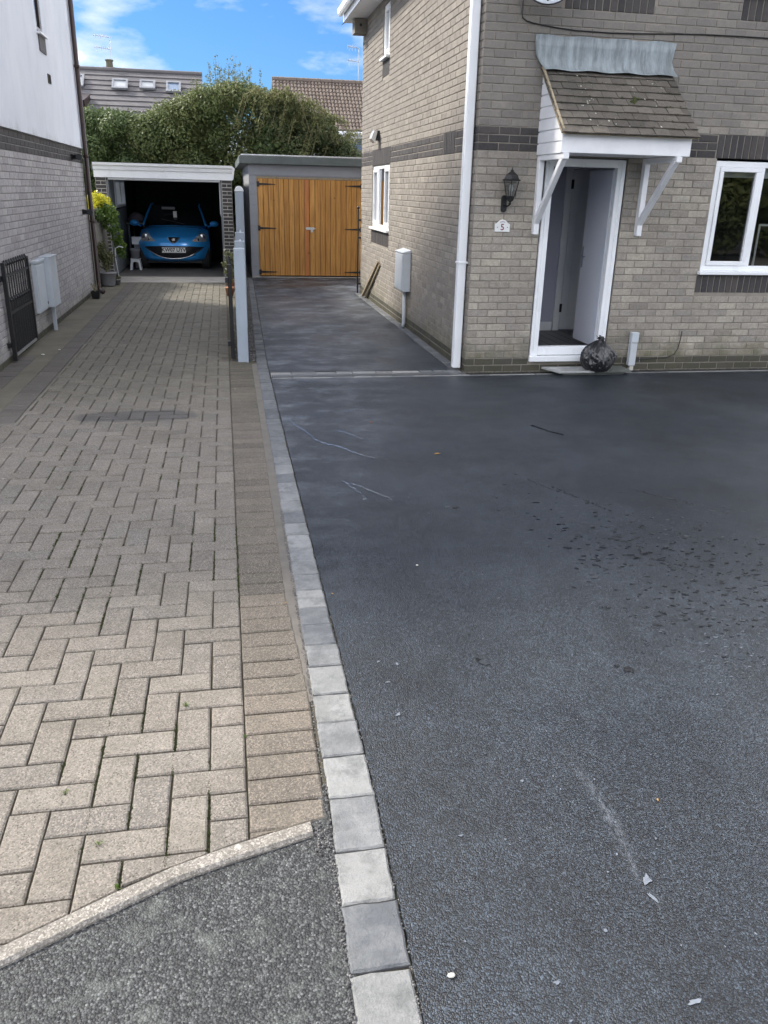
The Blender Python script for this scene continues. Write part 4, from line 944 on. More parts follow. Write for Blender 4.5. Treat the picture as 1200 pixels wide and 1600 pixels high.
MB().bar((2.395, 14.55, .02), (2.412, 13.30, .67), .025, .04).build('timber_back', M_oldwood, tb, bevel=.003)
po = thing('iron_post', (2.36, 15.25, 0), 'slim black iron post with ball top at the far corner of the house', 'post')
MB().tube([(2.37, 15.32, 0), (2.37, 15.32, 1.44)], .014, 8).build('post_shaft', M_black, po); MB().lathe((2.37, 15.32, 1.44), [(.003, 0), (.022, .015), (.026, .03), (.018, .05), (.003, .06)], 10).build('post_ball', M_black, po, smooth=True)
for z in (.15, .95, 1.25): MB().box(2.36, 2.425, 15.30, 15.34, z, z+.03).build('post_lug', M_black, po)

# ------------------------------------------------------------------ right garage with timber doors
GY = 18.12
gar = thing('timber_door_garage', (1.7, 20, 0), 'grey painted block garage with flat roof and orange-brown timber doors', 'garage')
DX0, DX1, DZ = .70, 2.895, 1.975
gw = MB(); gw.box(.55, DX0-.005, GY, GY+.2, -.05, 2.21); gw.box(DX0-.005, DX1+.005, GY, GY+.2, DZ+.012, 2.21); gw.box(DX1+.005, 3.2, GY, GY+.2, -.05, 2.21); gw.box(.55, .75, GY+.2005, 23.5, -.05, 2.21); gw.box(3.0, 3.2, GY+.2005, 23.5, -.05, 2.21); gw.box(.55, 3.2, 23.501, 23.7, -.05, 2.21)
gwo = gw.build('garage_wall', M_garage, gar)
z = 0.0; k = 0
while z < 1.98:
    box('block', M_garage, gwo, .548, DX0-.008, GY-.006+random.uniform(-.001, .001), GY-.0005, z+.003, min(z+.20, 2.0)-.004, bevel=.003); z += .205; k += 1
box('lintel', M_garage, gwo, .548, 3.2, GY-.010, GY-.0005, DZ+.03, 2.20, bevel=.003)
rm = MB(); rm.box(.36, 3.3, GY-.12, 23.9, 2.205, 2.36); rmo = rm.build('roof', M_roofgrp, gar, bevel=.012)
box('roof_edge_trim', M_steel, rmo, .40, 3.25, GY-.115, GY-.05, 2.3605, 2.385, bevel=.004)
box('door_jamb', M_oldwood, gar, DX0-.004, DX0+.018, GY+.0, GY+.05, .02, DZ); box('door_jamb', M_oldwood, gar, DX1-.018, DX1+.004, GY+.0, GY+.05, .02, DZ); box('door_head', M_oldwood, gar, DX0+.019, DX1-.019, GY, GY+.05, DZ-.03, DZ+.008)
xm = 1.775
for (a, b, n) in ((DX0+.022, xm-.003, 10), (xm+.003, DX1-.022, 10)):
    back = box('garage_door', M_doorback, gar, a, b, GY+.018, GY+.035, .035, DZ-.034)
    w = (b-a)/n
    for i in range(n):
        mt = M_woodo if (b < 2 and i == n-1) else M_wood
        box('board', mt, back, a+i*w+.004, a+(i+1)*w-.004, GY+.001, GY+.0175, .036, DZ-.035, bevel=.003)
    s = 1 if b < 2 else -1; hx = a if s > 0 else b
    for z in (.11, .985, 1.835):
        m = MB(); m.box(min(hx-.02*s, hx+.03*s), max(hx-.02*s, hx+.03*s), GY-.012, GY-.002, z-.05, z+.05); m.prism([(hx+.03*s, z-.022), (hx+.36*s, z-.006), (hx+.36*s, z+.006), (hx+.03*s, z+.022)], 1, GY-.010, GY-.002); m.build('strap_hinge', M_black, back)
    if s > 0:
        m = MB(); m.box(1.70, 1.87, GY-.012, GY-.002, .965, 1.015); m.tube([(1.69, GY-.018, .99), (1.90, GY-.018, .99)], .008, 8); m.build('bolt', M_steel, back); m = MB(); m.box(1.795, 1.84, GY-.03, GY-.0135, .915, .962); m.build('padlock', M_steel, back, bevel=.004)
struct('garage_sill', MB().box(.55, 3.0, 18.051, GY+.018, -.03, .012), M_conc)

# ------------------------------------------------------------------ boundary fence, gravel, open gates
FX = lambda y: .145+.024*(y-8.92)
fe = thing('boundary_fence', (.2, 12, 0), 'blue-grey painted boundary fence seen end-on between the two driveways', 'fence')
for (y, h, w, cap) in ((8.93, 1.17, .115, 0), (9.95, 1.185, .11, 0), (11.3, 1.215, .12, 0), (13.2, 1.70, .12, 1), (15.4, 1.70, .12, 1), (17.6, 1.7, .12, 1)):
    x = FX(y); p = box('fence_post', M_fence, fe, x-w/2, x+w/2, y, y+w, -.01, h, bevel=.005)
    if cap: MB().prism([(x-w/2-.01, h+.001), (x+w/2+.01, h+.001), (x+w/2-.01, h+.045), (x+w*.2, h+.075), (x-w*.2, h+.075), (x-w/2+.01, h+.045)], 1, y-.01, y+w+.01).build('post_cap', M_wpaint, p, bevel=.006)
for (a, b, h) in ((9.046, 9.949, 1.12), (10.061, 11.299, 1.14), (11.421, 13.199, 1.17), (13.321, 15.399, 1.62), (15.521, 17.599, 1.62)):
    n = int((h-.05)/.15)
    for i in range(n):
        z = .05+i*(h-.05)/n; MB().add([(FX(a)-.012, a, z), (FX(a)+.012, a, z), (FX(b)+.012, b, z), (FX(b)-.012, b, z), (FX(a)-.012, a, z+(h-.05)/n-.006), (FX(a)+.012, a, z+(h-.05)/n-.006), (FX(b)+.012, b, z+(h-.05)/n-.006), (FX(b)-.012, b, z+(h-.05)/n-.006)],
            [(0, 3, 2, 1), (4, 5, 6, 7), (0, 1, 5, 4), (1, 2, 6, 5), (2, 3, 7, 6), (3, 0, 4, 7)]).build('fence_board', M_fence, fe)
gv = MB()
for _ in range(2600):
    y = rnd.uniform(8.98, 17.8); x = rnd.uniform(FX(y)+.055, SX(y)-.004) if rnd.random() < .85 else rnd.uniform(FX(y)-.12, FX(y)-.06); r = rnd.uniform(.006, .014); z = rnd.uniform(-.004, .006)
    gv.t = rnd.uniform(.02, .98); vs = [(x+r*rnd.uniform(.6, 1.1)*a, y+r*rnd.uniform(.6, 1.1)*b, z+r*rnd.uniform(.5, .9)*c) for a, b, c in ((1, 0, 0), (-1, 0, 0), (0, 1, 0), (0, -1, 0), (0, 0, 1), (0, 0, -1))]
    gv.add(vs, [(0, 2, 4), (2, 1, 4), (1, 3, 4), (3, 0, 4), (2, 0, 5), (1, 2, 5), (3, 1, 5), (0, 3, 5)])
tag(gv.build('gravel', M_gravel), 'dark gravel between the boundary fence and the sett strip', 'gravel', kind='stuff')
def gate():
    x, y0, y1 = -2.185, 9.02, 10.12
    gt_ = thing('iron_gate', (x, y0, .06), 'black wrought-iron gate folded flat against the left house wall', 'gate', 'pair of driveway gates, both standing open')
    m = MB(); m.box(x-.02, x+.02, y0, y0+.04, .02, 1.0); m.build('gate_stile', M_black, gt_, bevel=.003); m = MB(); m.box(x-.02, x+.02, y1-.04, y1, .06, .99); m.build('gate_stile', M_black, gt_, bevel=.003)
    for z in (.075, .50, .865): MB().box(x-.012, x+.012, y0+.041, y1-.041, z-.012, z+.012).build('gate_rail', M_black if z > .1 else M_steel, gt_)
    n = 10
    for i in range(n):
        y = y0+.085+(y1-y0-.17)*i/(n-1); up_ = i % 1 == 0
        m = MB(); m.tube([(x, y, .09), (x, y, .96)], .0075, 6); m.build('gate_bar', M_black, gt_)
        m = MB(); m.lathe((x, y, .955), [(.004, 0), (.02, .012), (.024, .03), (.014, .048), (.003, .065)], 8); m.build('finial', M_black, gt_)
        if i < n-1:
            ym = y+(y1-y0-.17)/(n-1)/2; m = MB(); m.tube([(x, ym, .09), (x, ym, .60)], .005, 6); m.build('dog_bar', M_black, gt_); m = MB(); m.lathe((x, ym, .60), [(.004, 0), (.018, .01), (.02, .025), (.003, .05)], 8); m.build('finial', M_black, gt_)
    for z in (.16, .82): MB().box(x-.05, x-.0205, y0-.05, y0+.02, z, z+.05).build('gate_hinge', M_black, gt_)
    return gt_
ga = gate(); chs = list(ga.children)
g2 = ga.copy(); C.objects.link(g2); g2.location = (.04, 9.06, .06); ORG[g2.name] = Vector(g2.location)
g2['label'] = 'black iron gate seen edge-on beside the blue-grey fence'
for c in chs:
    d = c.copy(); C.objects.link(d); d.parent = g2

# ------------------------------------------------------------------ left house
lh = thing('rendered_house', (-5, 11, 0), 'left house with white rendered upper storey over pale grey brickwork', 'house')
LXF, LY0, LY1 = -2.24, 7.1, 15.25
fl_ = lambda u, z, d: (LXF+d, u, z)
lw = MB(); lw.box(-8, LXF, LY0, LY1, -.1, 2.285); lwo = lw.build('lower_wall', M_mortarl, lh)
B = []
for (a, b, c, d, k) in courses(LY0, LY1, -.02, 2.285, (), .05, zb=2.285-32*BH): B.append((a, b, c, d, k, fl_, M_bdark if k in (0,) or k >= 29 and k < 32 else M_bleft))
place_bricks(lh, lwo, B, fl_, None, '', 300)
up_w = wallgrid([LY0-.03, LY1+.02, 12.42, 12.80], [2.287, 5.2, 3.53, 4.5], [(12.42, 12.80, 3.53, 4.5)], lambda u, z, d: (LXF+.035+d, u, z), .12)
up_w.add([(LXF+.035, LY0-.03, 5.2), (LXF+.035, LY1+.02, 5.2), (LXF+.035, (LY0+LY1)/2, 7.6)], [(0, 1, 2)])
up_w.add([(LXF+.035, LY0-.03, 2.287), (-8, LY0-.03, 2.287), (-8, LY0-.03, 5.2), (LXF+.035, LY0-.03, 5.2)], [(0, 1, 2, 3)]); up_w.add([(LXF+.035, LY1+.02, 2.287), (-8, LY1+.02, 2.287), (-8, LY1+.02, 5.2), (LXF+.035, LY1+.02, 5.2)], [(3, 2, 1, 0)])
up_w.add([(LXF+.035, LY0-.03, 2.287), (-8, LY0-.03, 2.287), (-8, LY1+.02, 2.287), (LXF+.035, LY1+.02, 2.287)], [(0, 1, 2, 3)])
uwo = up_w.build('rendered_wall', M_render, lh)
rr_ = MB(); ym = (LY0+LY1)/2
rr_.add([(LXF+.12, LY0-.3, 5.05), (-8.2, LY0-.3, 5.05), (-8.2, ym, 7.75), (LXF+.12, ym, 7.75)], [(0, 1, 2, 3)]); rr_.add([(LXF+.12, LY1+.3, 5.05), (-8.2, LY1+.3, 5.05), (-8.2, ym, 7.75), (LXF+.12, ym, 7.75)], [(3, 2, 1, 0)]); rr_.build('roof', M_slate, lh)
wl = window(lh, lambda u, z, d: (LXF+.035+d, u, z), (12.42, 12.80, 3.55, 4.5), [], sashes=(), sill=False, fw=.05, room=False, glass=M_glassdark)
wl.data.materials.clear(); wl.data.materials.append(M_brown)
box('sill', M_wpaint, wl, LXF+.02, LXF+.09, 12.38, 12.86, 3.505, 3.53, bevel=.003); box('sill_apron', M_slate, wl, LXF+.036, LXF+.05, 12.45, 12.86, 3.32, 3.503)
vt = MB(); vt.box(LXF+.036, LXF+.048, 12.80, 12.98, 2.99, 3.10); vto = vt.build('air_brick', M_mconc, lh)
for i in range(3): box('vent_slot', M_void, vto, LXF+.0485, LXF+.052, 12.815+i*.055, 12.85+i*.055, 3.0, 3.09)
bp = MB(); bp.tube([(LXF+.085, 15.17, 5.1), (LXF+.085, 15.17, .12), (LXF+.10, 15.14, .06), (LXF+.16, 15.08, .03)], .036, 12); bpo = bp.build('downpipe', M_brown, lh, smooth=True)
for z in (1.15, 2.15, 3.45, 4.5): MB().lathe((LXF+.085, 15.17, z), [(.037, 0), (.045, .005), (.045, .04), (.037, .045)], 12).build('pipe_collar', M_brown, bpo)
m = MB(); m.tube([(LXF+.05, 15.24, 5), (LXF+.05, 15.24, 2.2), (LXF+.02, 15.24, 1.5), (LXF+.02, 15.24, .1)], .012, 6); m.build('wall_cable', M_mconc, lh)
for i, (y, z, lb) in enumerate(((14.2, 2.13, 'small black wall lamp below the white render on the left house'), (14.75, 1.33, 'small black lamp head low beside the brown downpipe'))):
    w_ = thing('wall_lamp', (LXF, y, z), lb, 'lamp', 'black lamps on the left house wall'); MB().box(LXF+.007, LXF+.04, y-.03, y+.03, z-.04, z+.04).build('lamp_plate', M_black, w_, bevel=.004); MB().tube([(LXF+.04, y, z), (LXF+.12, y-.05, z), (LXF+.14, y-.14, z)], .035, 8, .045).build('lamp_head', M_black, w_)
# meter boxes on the left wall
x0_ = LXF+.008
b1 = thing('meter_cabinet', (LXF, 10.8, .3), 'flat white meter cabinet on the left wall directly behind the iron gate', 'meter box', 'two meter boxes on the left house wall')
box('box_body', M_plast, b1, x0_, x0_+.045, 10.50, 10.98, .30, .87, bevel=.004); box('box_door', M_plast, b1, x0_+.0455, x0_+.055, 10.52, 10.96, .315, .84, bevel=.003); box('box_lid', M_plast, b1, x0_, x0_+.065, 10.49, 10.99, .871, .90, bevel=.003); box('latch', M_black, b1, x0_+.0555, x0_+.062, 10.93, 10.95, .36, .39)
b2 = thing('meter_cabinet', (LXF, 11.3, .3), 'deeper grey meter cabinet with a downward pipe, right of the flat one', 'meter box', 'two meter boxes on the left house wall')
box('box_body', M_plast, b2, x0_, x0_+.12, 10.99, 11.42, .31, .90, bevel=.004); box('box_lid', M_plast, b2, x0_, x0_+.13, 10.98, 11.43, .901, .915, bevel=.003); MB().box(x0_+.04, x0_+.08, 11.18, 11.23, -.004, .309).build('box_pipe', M_plast, b2, bevel=.004)

# ------------------------------------------------------------------ foliage helper
def foliage(name, blobs, n, size, mat, parent, shell=.35, up_bias=.3, seed=1, flat=1.0, tone_top=True):
    rs = np.random.RandomState(seed); bl_ = np.array([(b[0], b[1], b[2], b[3]) for b in blobs]); vol = bl_[:, 3]**2; pick = rs.choice(len(bl_), n, p=vol/vol.sum())
    d = rs.normal(size=(n, 3)); d[:, 2] += up_bias*.5; d /= np.linalg.norm(d, axis=1)[:, None]
    r = bl_[pick, 3]*(1-shell*rs.rand(n)**1.5)*(1+.10*rs.normal(size=n)); c = bl_[pick, :3]+d*r[:, None]*np.array([1, 1, flat])
    nn = d+rs.normal(size=(n, 3))*.75+np.array([0, 0, .25]); nn /= np.linalg.norm(nn, axis=1)[:, None]
    a = np.cross(nn, rs.normal(size=(n, 3))); a /= np.linalg.norm(a, axis=1)[:, None]; b = np.cross(nn, a)
    s = size*rs.uniform(.55, 1.3, n)[:, None]
    v = np.stack([c-a*s, c-b*s*.5+nn*s*.12, c+a*s, c+b*s*.5+nn*s*.12], 1).reshape(-1, 3)
    v -= np.array(org(parent))
    me = bpy.data.meshes.new(name); me.vertices.add(4*n); me.vertices.foreach_set('co', v.ravel()); me.loops.add(4*n); me.loops.foreach_set('vertex_index', np.arange(4*n)); me.polygons.add(n); me.polygons.foreach_set('loop_start', np.arange(0, 4*n, 4)); me.update(calc_edges=True)
    clump = rs.rand(len(bl_))[pick]
    tn = np.clip(.1+.45*clump+.35*rs.rand(n), .02, .98)
    me.attributes.new('tone', 'FLOAT', 'FACE').data.foreach_set('value', tn.astype(np.float32)); me.materials.append(mat)
    o = link(name, me, None, parent); return o
def blobline(x0, x1, prof, y0, y1, zlow, k, r0, r1, seed):
    q = random.Random(seed); out = []
    for _ in range(k):
        x = q.uniform(x0, x1); t_ = prof(x); z = q.uniform(zlow, t_); r = q.uniform(r0, r1)
        if q.random() < .5: z = t_
        out.append((x, q.uniform(y0, y1), z-r*.7, r))
    return out
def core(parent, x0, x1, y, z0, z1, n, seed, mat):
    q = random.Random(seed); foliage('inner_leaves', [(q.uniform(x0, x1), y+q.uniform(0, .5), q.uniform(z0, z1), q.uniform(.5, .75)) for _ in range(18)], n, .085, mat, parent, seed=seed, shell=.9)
def trunk(parent, x, y, h, r, seed, z0=-.05):
    q = random.Random(seed); m = MB(); m.tube([(x, y, z0), (x+q.uniform(-.05, .05), y, h*.4), (x+q.uniform(-.1, .1), y, h*.8)], r, 9, r*.5)
    m.build('trunk', M_bark, parent)
    m = MB()
    for _ in range(9):
        a = q.uniform(0, 2*PI); p = Vector((x, y, h*q.uniform(.3, .7))); e = p+Vector((math.cos(a)*h*.3, math.sin(a)*h*.2, h*q.uniform(.15, .4))); m.tube([p, (p+e)/2+Vector((0, 0, .08)), e], r*.3, 5, r*.08)
    m.build('limbs', M_bark, parent)
def ptop(pts):   # pixel-height profile fitted to world x at Y=25
    return lambda x: float(np.interp(x, [p[0] for p in pts], [p[1] for p in pts]))
# ------------------------------------------------------------------ trees behind the garages
HY_ = 25.0
t1 = thing('hedge_shrub', (-2.9, HY_, 0), 'dense dark green leafy shrub behind the open garage on the left', 'shrub', 'shrubs and trees behind the garages')
p1 = ptop([(-4.8, 3.35), (-4.0, 3.42), (-3.2, 3.52), (-2.4, 3.45), (-1.6, 3.3)])
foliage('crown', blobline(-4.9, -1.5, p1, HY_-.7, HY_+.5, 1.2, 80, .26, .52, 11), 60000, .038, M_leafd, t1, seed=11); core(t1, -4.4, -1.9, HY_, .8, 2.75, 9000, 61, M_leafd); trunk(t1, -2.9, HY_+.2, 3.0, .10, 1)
t2 = thing('bushy_tree', (-.3, HY_, 0), 'broad mid-green bushy tree in the middle with upright shoots on top', 'tree', 'shrubs and trees behind the garages')
p2 = ptop([(-2.1, 3.2), (-1.5, 3.65), (-.9, 3.8), (-.2, 4.15), (.5, 4.28), (1.2, 4.15), (1.9, 3.7)])
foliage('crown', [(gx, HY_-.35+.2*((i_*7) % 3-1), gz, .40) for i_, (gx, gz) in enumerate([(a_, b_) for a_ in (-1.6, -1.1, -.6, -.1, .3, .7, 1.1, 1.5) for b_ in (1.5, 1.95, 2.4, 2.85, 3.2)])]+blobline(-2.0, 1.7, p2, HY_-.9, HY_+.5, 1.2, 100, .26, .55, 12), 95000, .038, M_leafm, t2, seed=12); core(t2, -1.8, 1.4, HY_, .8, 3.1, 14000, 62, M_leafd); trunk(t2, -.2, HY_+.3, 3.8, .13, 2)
m = MB(); q = random.Random(4); lv = []
for _ in range(70):
    x = q.gauss(.25, .55); x = max(-1.2, min(1.6, x)); z = p2(x)-.2; h = q.uniform(.25, 1.0)*(1-abs(x-.2)*.35); e = (x+q.gauss(0, .08), HY_+q.uniform(-.4, .3), z+max(.12, h)+.1)
    b = (x, e[1], z-.2); m.tube([b, e], .006, 4, .002)
    for k in range(16): f = q.uniform(.2, 1); lv.append((b[0]+(e[0]-b[0])*f+q.gauss(0, .02), e[1], b[2]+(e[2]-b[2])*f, .028))
m.build('shoots', M_twig, t2)['kind'] = 'stuff'; foliage('shoot_leaves', lv, 2600, .026, M_leafm, t2, seed=5)
t3 = thing('drooping_tree', (2.2, HY_-.5, 0), 'loose pale green drooping tree beside the brown tiled roof', 'tree', 'shrubs and trees behind the garages')
p3 = ptop([(1.1, 4.0), (1.5, 4.02), (2.2, 3.72), (2.85, 3.40), (3.3, 3.05), (3.6, 2.7), (4.2, 2.3)])
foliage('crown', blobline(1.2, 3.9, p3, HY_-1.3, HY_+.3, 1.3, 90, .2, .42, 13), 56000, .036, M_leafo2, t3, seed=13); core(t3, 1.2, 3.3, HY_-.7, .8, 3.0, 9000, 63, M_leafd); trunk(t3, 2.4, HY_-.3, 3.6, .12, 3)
m = MB(); lv = []
for _ in range(46):
    x = q.uniform(1.2, 3.4); z = p3(x)+.06; s_ = q.choice([-1, 1]); l = q.uniform(.4, 1.0); y = HY_-1.2+q.uniform(-.25, .3)
    pts_ = [(x, y, z-.15), (x+s_*l*.35, y-.05, z+.05), (x+s_*l*.7, y-.1, z-.12), (x+s_*l, y-.12, z-.45-l*.5)]; m.tube(pts_, .010, 4, .004)
    for k in range(34): f = q.uniform(0, 2.99); i = int(f); g_ = f-i; lv.append(tuple(pts_[i][c]+(pts_[i+1][c]-pts_[i][c])*g_+q.gauss(0, .05) for c in range(3))+(.05,))
m.build('arching_twigs', M_twig, t3); foliage('spray_leaves', lv, 8500, .032, M_leafr, t3, seed=15)

# ------------------------------------------------------------------ rear houses
def cam_pt(px, py, fn):   # pixel ray hit with a plane, used to size the distant roofs
    pass
ra = thing('grey_roof_house', (-2.8, 36, 0), 'far house with a long grey ribbed tile roof and four rooflights', 'house')
# roof plane through ridge (Y=35) falling towards camera at 35 deg
RY, RZ = 35.0, 1.75+(5.075-1.75)*35/30; pit = math.radians(36); RXL, RXR = -6.2, -.56
rp = lambda x, s_, h=0.0: (x, RY-s_*math.cos(pit)-h*math.sin(pit), RZ-s_*math.sin(pit)+h*math.cos(pit))
m = MB(); m.add([rp(RXL, 0), rp(RXR, 0), rp(RXR, 5.2), rp(RXL, 5.2)], [(0, 1, 2, 3)]); m.add([(RXL, RY, RZ), (RXR, RY, RZ), (RXR, RY+4.2, RZ-3.05), (RXL, RY+4.2, RZ-3.05)], [(3, 2, 1, 0)]); m.build('roof', M_slate, ra)
m = MB(); m.box(RXL, RXR-.05, RY-4.0, RY+4.0, -.1, RZ-3.0); m.prism([(RY-4.15, RZ-3.05), (RY+4.15, RZ-3.05), (RY, RZ-.03)], 0, RXR-.10, RXR-.05); m.build('wall', M_block, ra)
for i in range(17):
    s_ = .05+i*.31; m = MB(); a, b = rp(RXL, s_, .01), rp(RXR+.03, s_, .01); c, d = rp(RXR+.03, s_+.31, .042), rp(RXL, s_+.31, .042); e, f = rp(RXR+.03, s_+.31, 0), rp(RXL, s_+.31, 0); m.add([a, b, c, d, e, f], [(0, 1, 2, 3), (3, 2, 4, 5)]); m.build('tile_course', M_slate, ra)
m = MB(); m.tube([(RXL, RY, RZ+.02), (RXR+.03, RY, RZ+.02)], .09, 8); m.build('ridge', M_slate, ra)
def hit(px, py):
    d = Fv+r2*((px-600)/FPX)-u2*((py-800)/FPX); n = Vector((0, -math.sin(pit), math.cos(pit))); P0 = Vector((0, RY, RZ)); o = Vector((0, 0, 1.75)); t_ = (P0-o).dot(n)/d.dot(n); P = o+d*t_
    return P.x, (RY-P.y)/math.cos(pit)
for (u0, v0, u1, v1, mt) in ((116, 121, 131, 140, M_skylw), (176, 128, 200, 144, M_skylw), (219, 130, 243, 144, M_skylw), (260, 132, 283, 149, M_skyl)):
    xa, sa = hit(u0, v0); xb, sb_ = hit(u1, v1); fr_ = MB()
    for (p, q_, r, s_) in ((xa, xb, sa, sa+.09), (xa, xb, sb_-.09, sb_), (xa, xa+.07, sa+.09, sb_-.09), (xb-.07, xb, sa+.09, sb_-.09)):
        vs = [rp(p, r, .08), rp(q_, r, .08), rp(q_, s_, .08), rp(p, s_, .08), rp(p, r, .15), rp(q_, r, .15), rp(q_, s_, .15), rp(p, s_, .15)]; fr_.add(vs, [(0, 3, 2, 1), (4, 5, 6, 7), (0, 1, 5, 4), (1, 2, 6, 5), (2, 3, 7, 6), (3, 0, 4, 7)])
    f = fr_.build('rooflight', M_slatel, ra); MB().add([rp(xa+.07, sa+.09, .11), rp(xb-.07, sa+.09, .11), rp(xb-.07, sb_-.09, .11), rp(xa+.07, sb_-.09, .11)], [(0, 1, 2, 3)]).build('pane', mt, f)
x_, s_ = hit(130, 165)
dm = MB(); dm.add([rp(x_-1.2, s_-.45, .15), rp(x_+.22, s_-.45, .15), rp(x_+.15, s_+.55, .55), rp(x_-1.2, s_+.55, .55), rp(x_+.15, s_+.55, -.2), rp(x_-1.2, s_+.55, -.2), rp(x_+.22, s_-.45, -.2)], [(0, 1, 2, 3), (3, 2, 4, 5), (1, 6, 4, 2)]); dm.build('dormer', M_brown, ra)
cx_, cy_ = -3.28*35/30-.02, RY+.2
m = MB(); m.box(cx_-.22, cx_+.22, cy_-.2, cy_+.2, RZ-.3, RZ+.12); cho = m.build('chimney', M_block, ra); MB().lathe((cx_, cy_, RZ+.12), [(.13, 0), (.12, .2), (.15, .22), (.15, .26), (.1, .27)], 10).build('chimney_pot', M_mconc, cho)
def aerial(x, y, z, h, s, label, up=True):
    a = thing('tv_aerial', (x, y, z), label, 'aerial', 'television aerials on the far roofs'); MB().tube([(x, y, z), (x, y, z+h)], .016, 6).build('mast', M_steel, a)
    for zz in (z+h, z+h*.62):
        m = MB(); m.tube([(x-s, y, zz+.05), (x+s*.1, y, zz)], .010, 5)
        for i in range(7): xx = x-s+i*s/7; m.tube([(xx, y-.15, zz+.05*(1-i/7)), (xx, y+.15, zz+.05*(1-i/7))], .006, 4); m.tube([(xx, y, zz-.08*(i % 2)-.02), (xx, y, zz+.10)], .006, 4)
        m.build('yagi', M_steel, a)
aerial(cx_+.08, cy_, RZ+.1, 1.0, .55, 'thin television aerial on the chimney of the grey roof house')
rb = thing('brown_roof_house', (4, 33, 0), 'far house with brown ribbed pantile roof half hidden by the drooping tree', 'house')
QY = 33.0; QZ = 1.75+(5.03-1.75)*QY/30; pit2 = math.radians(38); QXL, QXR = 1.76*QY/30, 8.0; QS = 2.75
qp = lambda x, s_, h=0.0: (x, QY-s_*math.cos(pit2)-h*math.sin(pit2), QZ-s_*math.sin(pit2)+h*math.cos(pit2))
m = MB(); m.add([qp(QXL, 0), qp(QXR, 0), qp(QXR, QS), qp(QXL, QS)], [(0, 1, 2, 3)]); m.add([(QXL, QY, QZ), (QXR, QY, QZ), (QXR, QY+3, QZ-2.4), (QXL, QY+3, QZ-2.4)], [(3, 2, 1, 0)]); rbo = m.build('roof', M_pant, rb)
m = MB(); nc = 13; tw = .125
for i in range(nc):
    s0, s1 = i*QS/nc, (i+1)*QS/nc; x = QXL
    while x < 5.6:
        m.t = rnd.uniform(.02, .98); h1 = .045; vs = [qp(x, s0, .01), qp(x+tw*.3, s0, .05), qp(x+tw*.65, s0, .05), qp(x+tw, s0, .01), qp(x+tw, s1, .03), qp(x+tw*.65, s1, .03+h1), qp(x+tw*.3, s1, .03+h1), qp(x, s1, .03), qp(x, s1, -.01), qp(x+tw, s1, -.01)]
        m.add(vs, [(0, 1, 6, 7), (1, 2, 5, 6), (2, 3, 4, 5), (7, 6, 5, 4, 9, 8)]); x += tw
m.build('pantiles', M_pant, rbo, kind='stuff')
m = MB(); x = QXL
while x < 7: m.tube([(x, QY, QZ+.02), (x+.42, QY, QZ+.02)], .10, 8, .11); x += .43
m.build('ridge_tiles', M_pant, rbo)
ez = QZ-QS*math.sin(pit2); ey = QY-QS*math.cos(pit2)
box('gutter', M_upvc, rb, QXL, 8, ey-.12, ey-.02, ez-.12, ez-.02, bevel=.01); box('wall', M_render, rb, QXL+.1, 8, ey+.15, QY+3, -.1, ez-.02)
wb = MB(); 
for (a, b, c, d) in ((3.75, 5.8, ez-.22, ez-.14), (3.75, 3.83, ez-1.2, ez-.22), (4.28, 4.36, ez-1.2, ez-.22), (4.9, 4.98, ez-1.2, ez-.22), (3.75, 5.8, ez-1.3, ez-1.2)): wb.box(a, b, ey+.09, ey+.149, c, d)
wbo = wb.build('window', M_upvc, rb); box('pane', M_skyl, wbo, 3.8, 5.75, ey+.12, ey+.13, ez-1.2, ez-.2)
aerial(5.05, 33, QZ, 1.15, .4, 'thin television aerial above the brown roof beside the house wall')
cn = thing('white_outbuilding', (3.3, 27, 0), 'white sloping roof edge of an outbuilding behind the timber-door garage', 'outbuilding')
m = MB(); m.prism([(3.02, 2.25), (3.75, 2.25), (3.75, 2.62), (3.30, 2.46)], 1, 24.4, 26.5); m.build('outbuilding_roof', M_upvc, cn); box('outbuilding_wall', M_render, cn, 3.1, 3.9, 24.5, 26.4, -.05, 2.249)

# ------------------------------------------------------------------ left garage, open
GL = 18.10
gl = thing('open_brick_garage', (-1.1, 20, 0), 'open brick garage with white fascia holding the blue car', 'garage')
pils = [box('front_pillar', M_mortard, gl, -2.44, -2.24, GL, GL+.22, -.05, 2.0), box('front_pillar', M_mortard, gl, 0, .2, GL, GL+.22, -.05, 2.0)]
fg = lambda u, z, d: (u, GL-d, z); B = []
for (a0, b0) in ((-2.44, -2.242), (.002, .2)):
    zz = .01; k = 0
    while zz < 1.93:
        zt_ = zz+.066
        if k % 2: segs = [(a0+.004, (a0+b0)/2-.005), ((a0+b0)/2+.005, b0-.004)]
        else: segs = [(a0+.004, b0-.004)]
        for (p, q_) in segs: B.append((p, q_, zz, zt_-.010, k, fg, M_bdark))
        zz += .0665*1.05; k += 1
for pp, sg_ in zip(pils, (-1, 1)): place_bricks(gl, pp, [b for b in B if (b[0] > -1) == (sg_ > 0)], fg, None, '', 120)
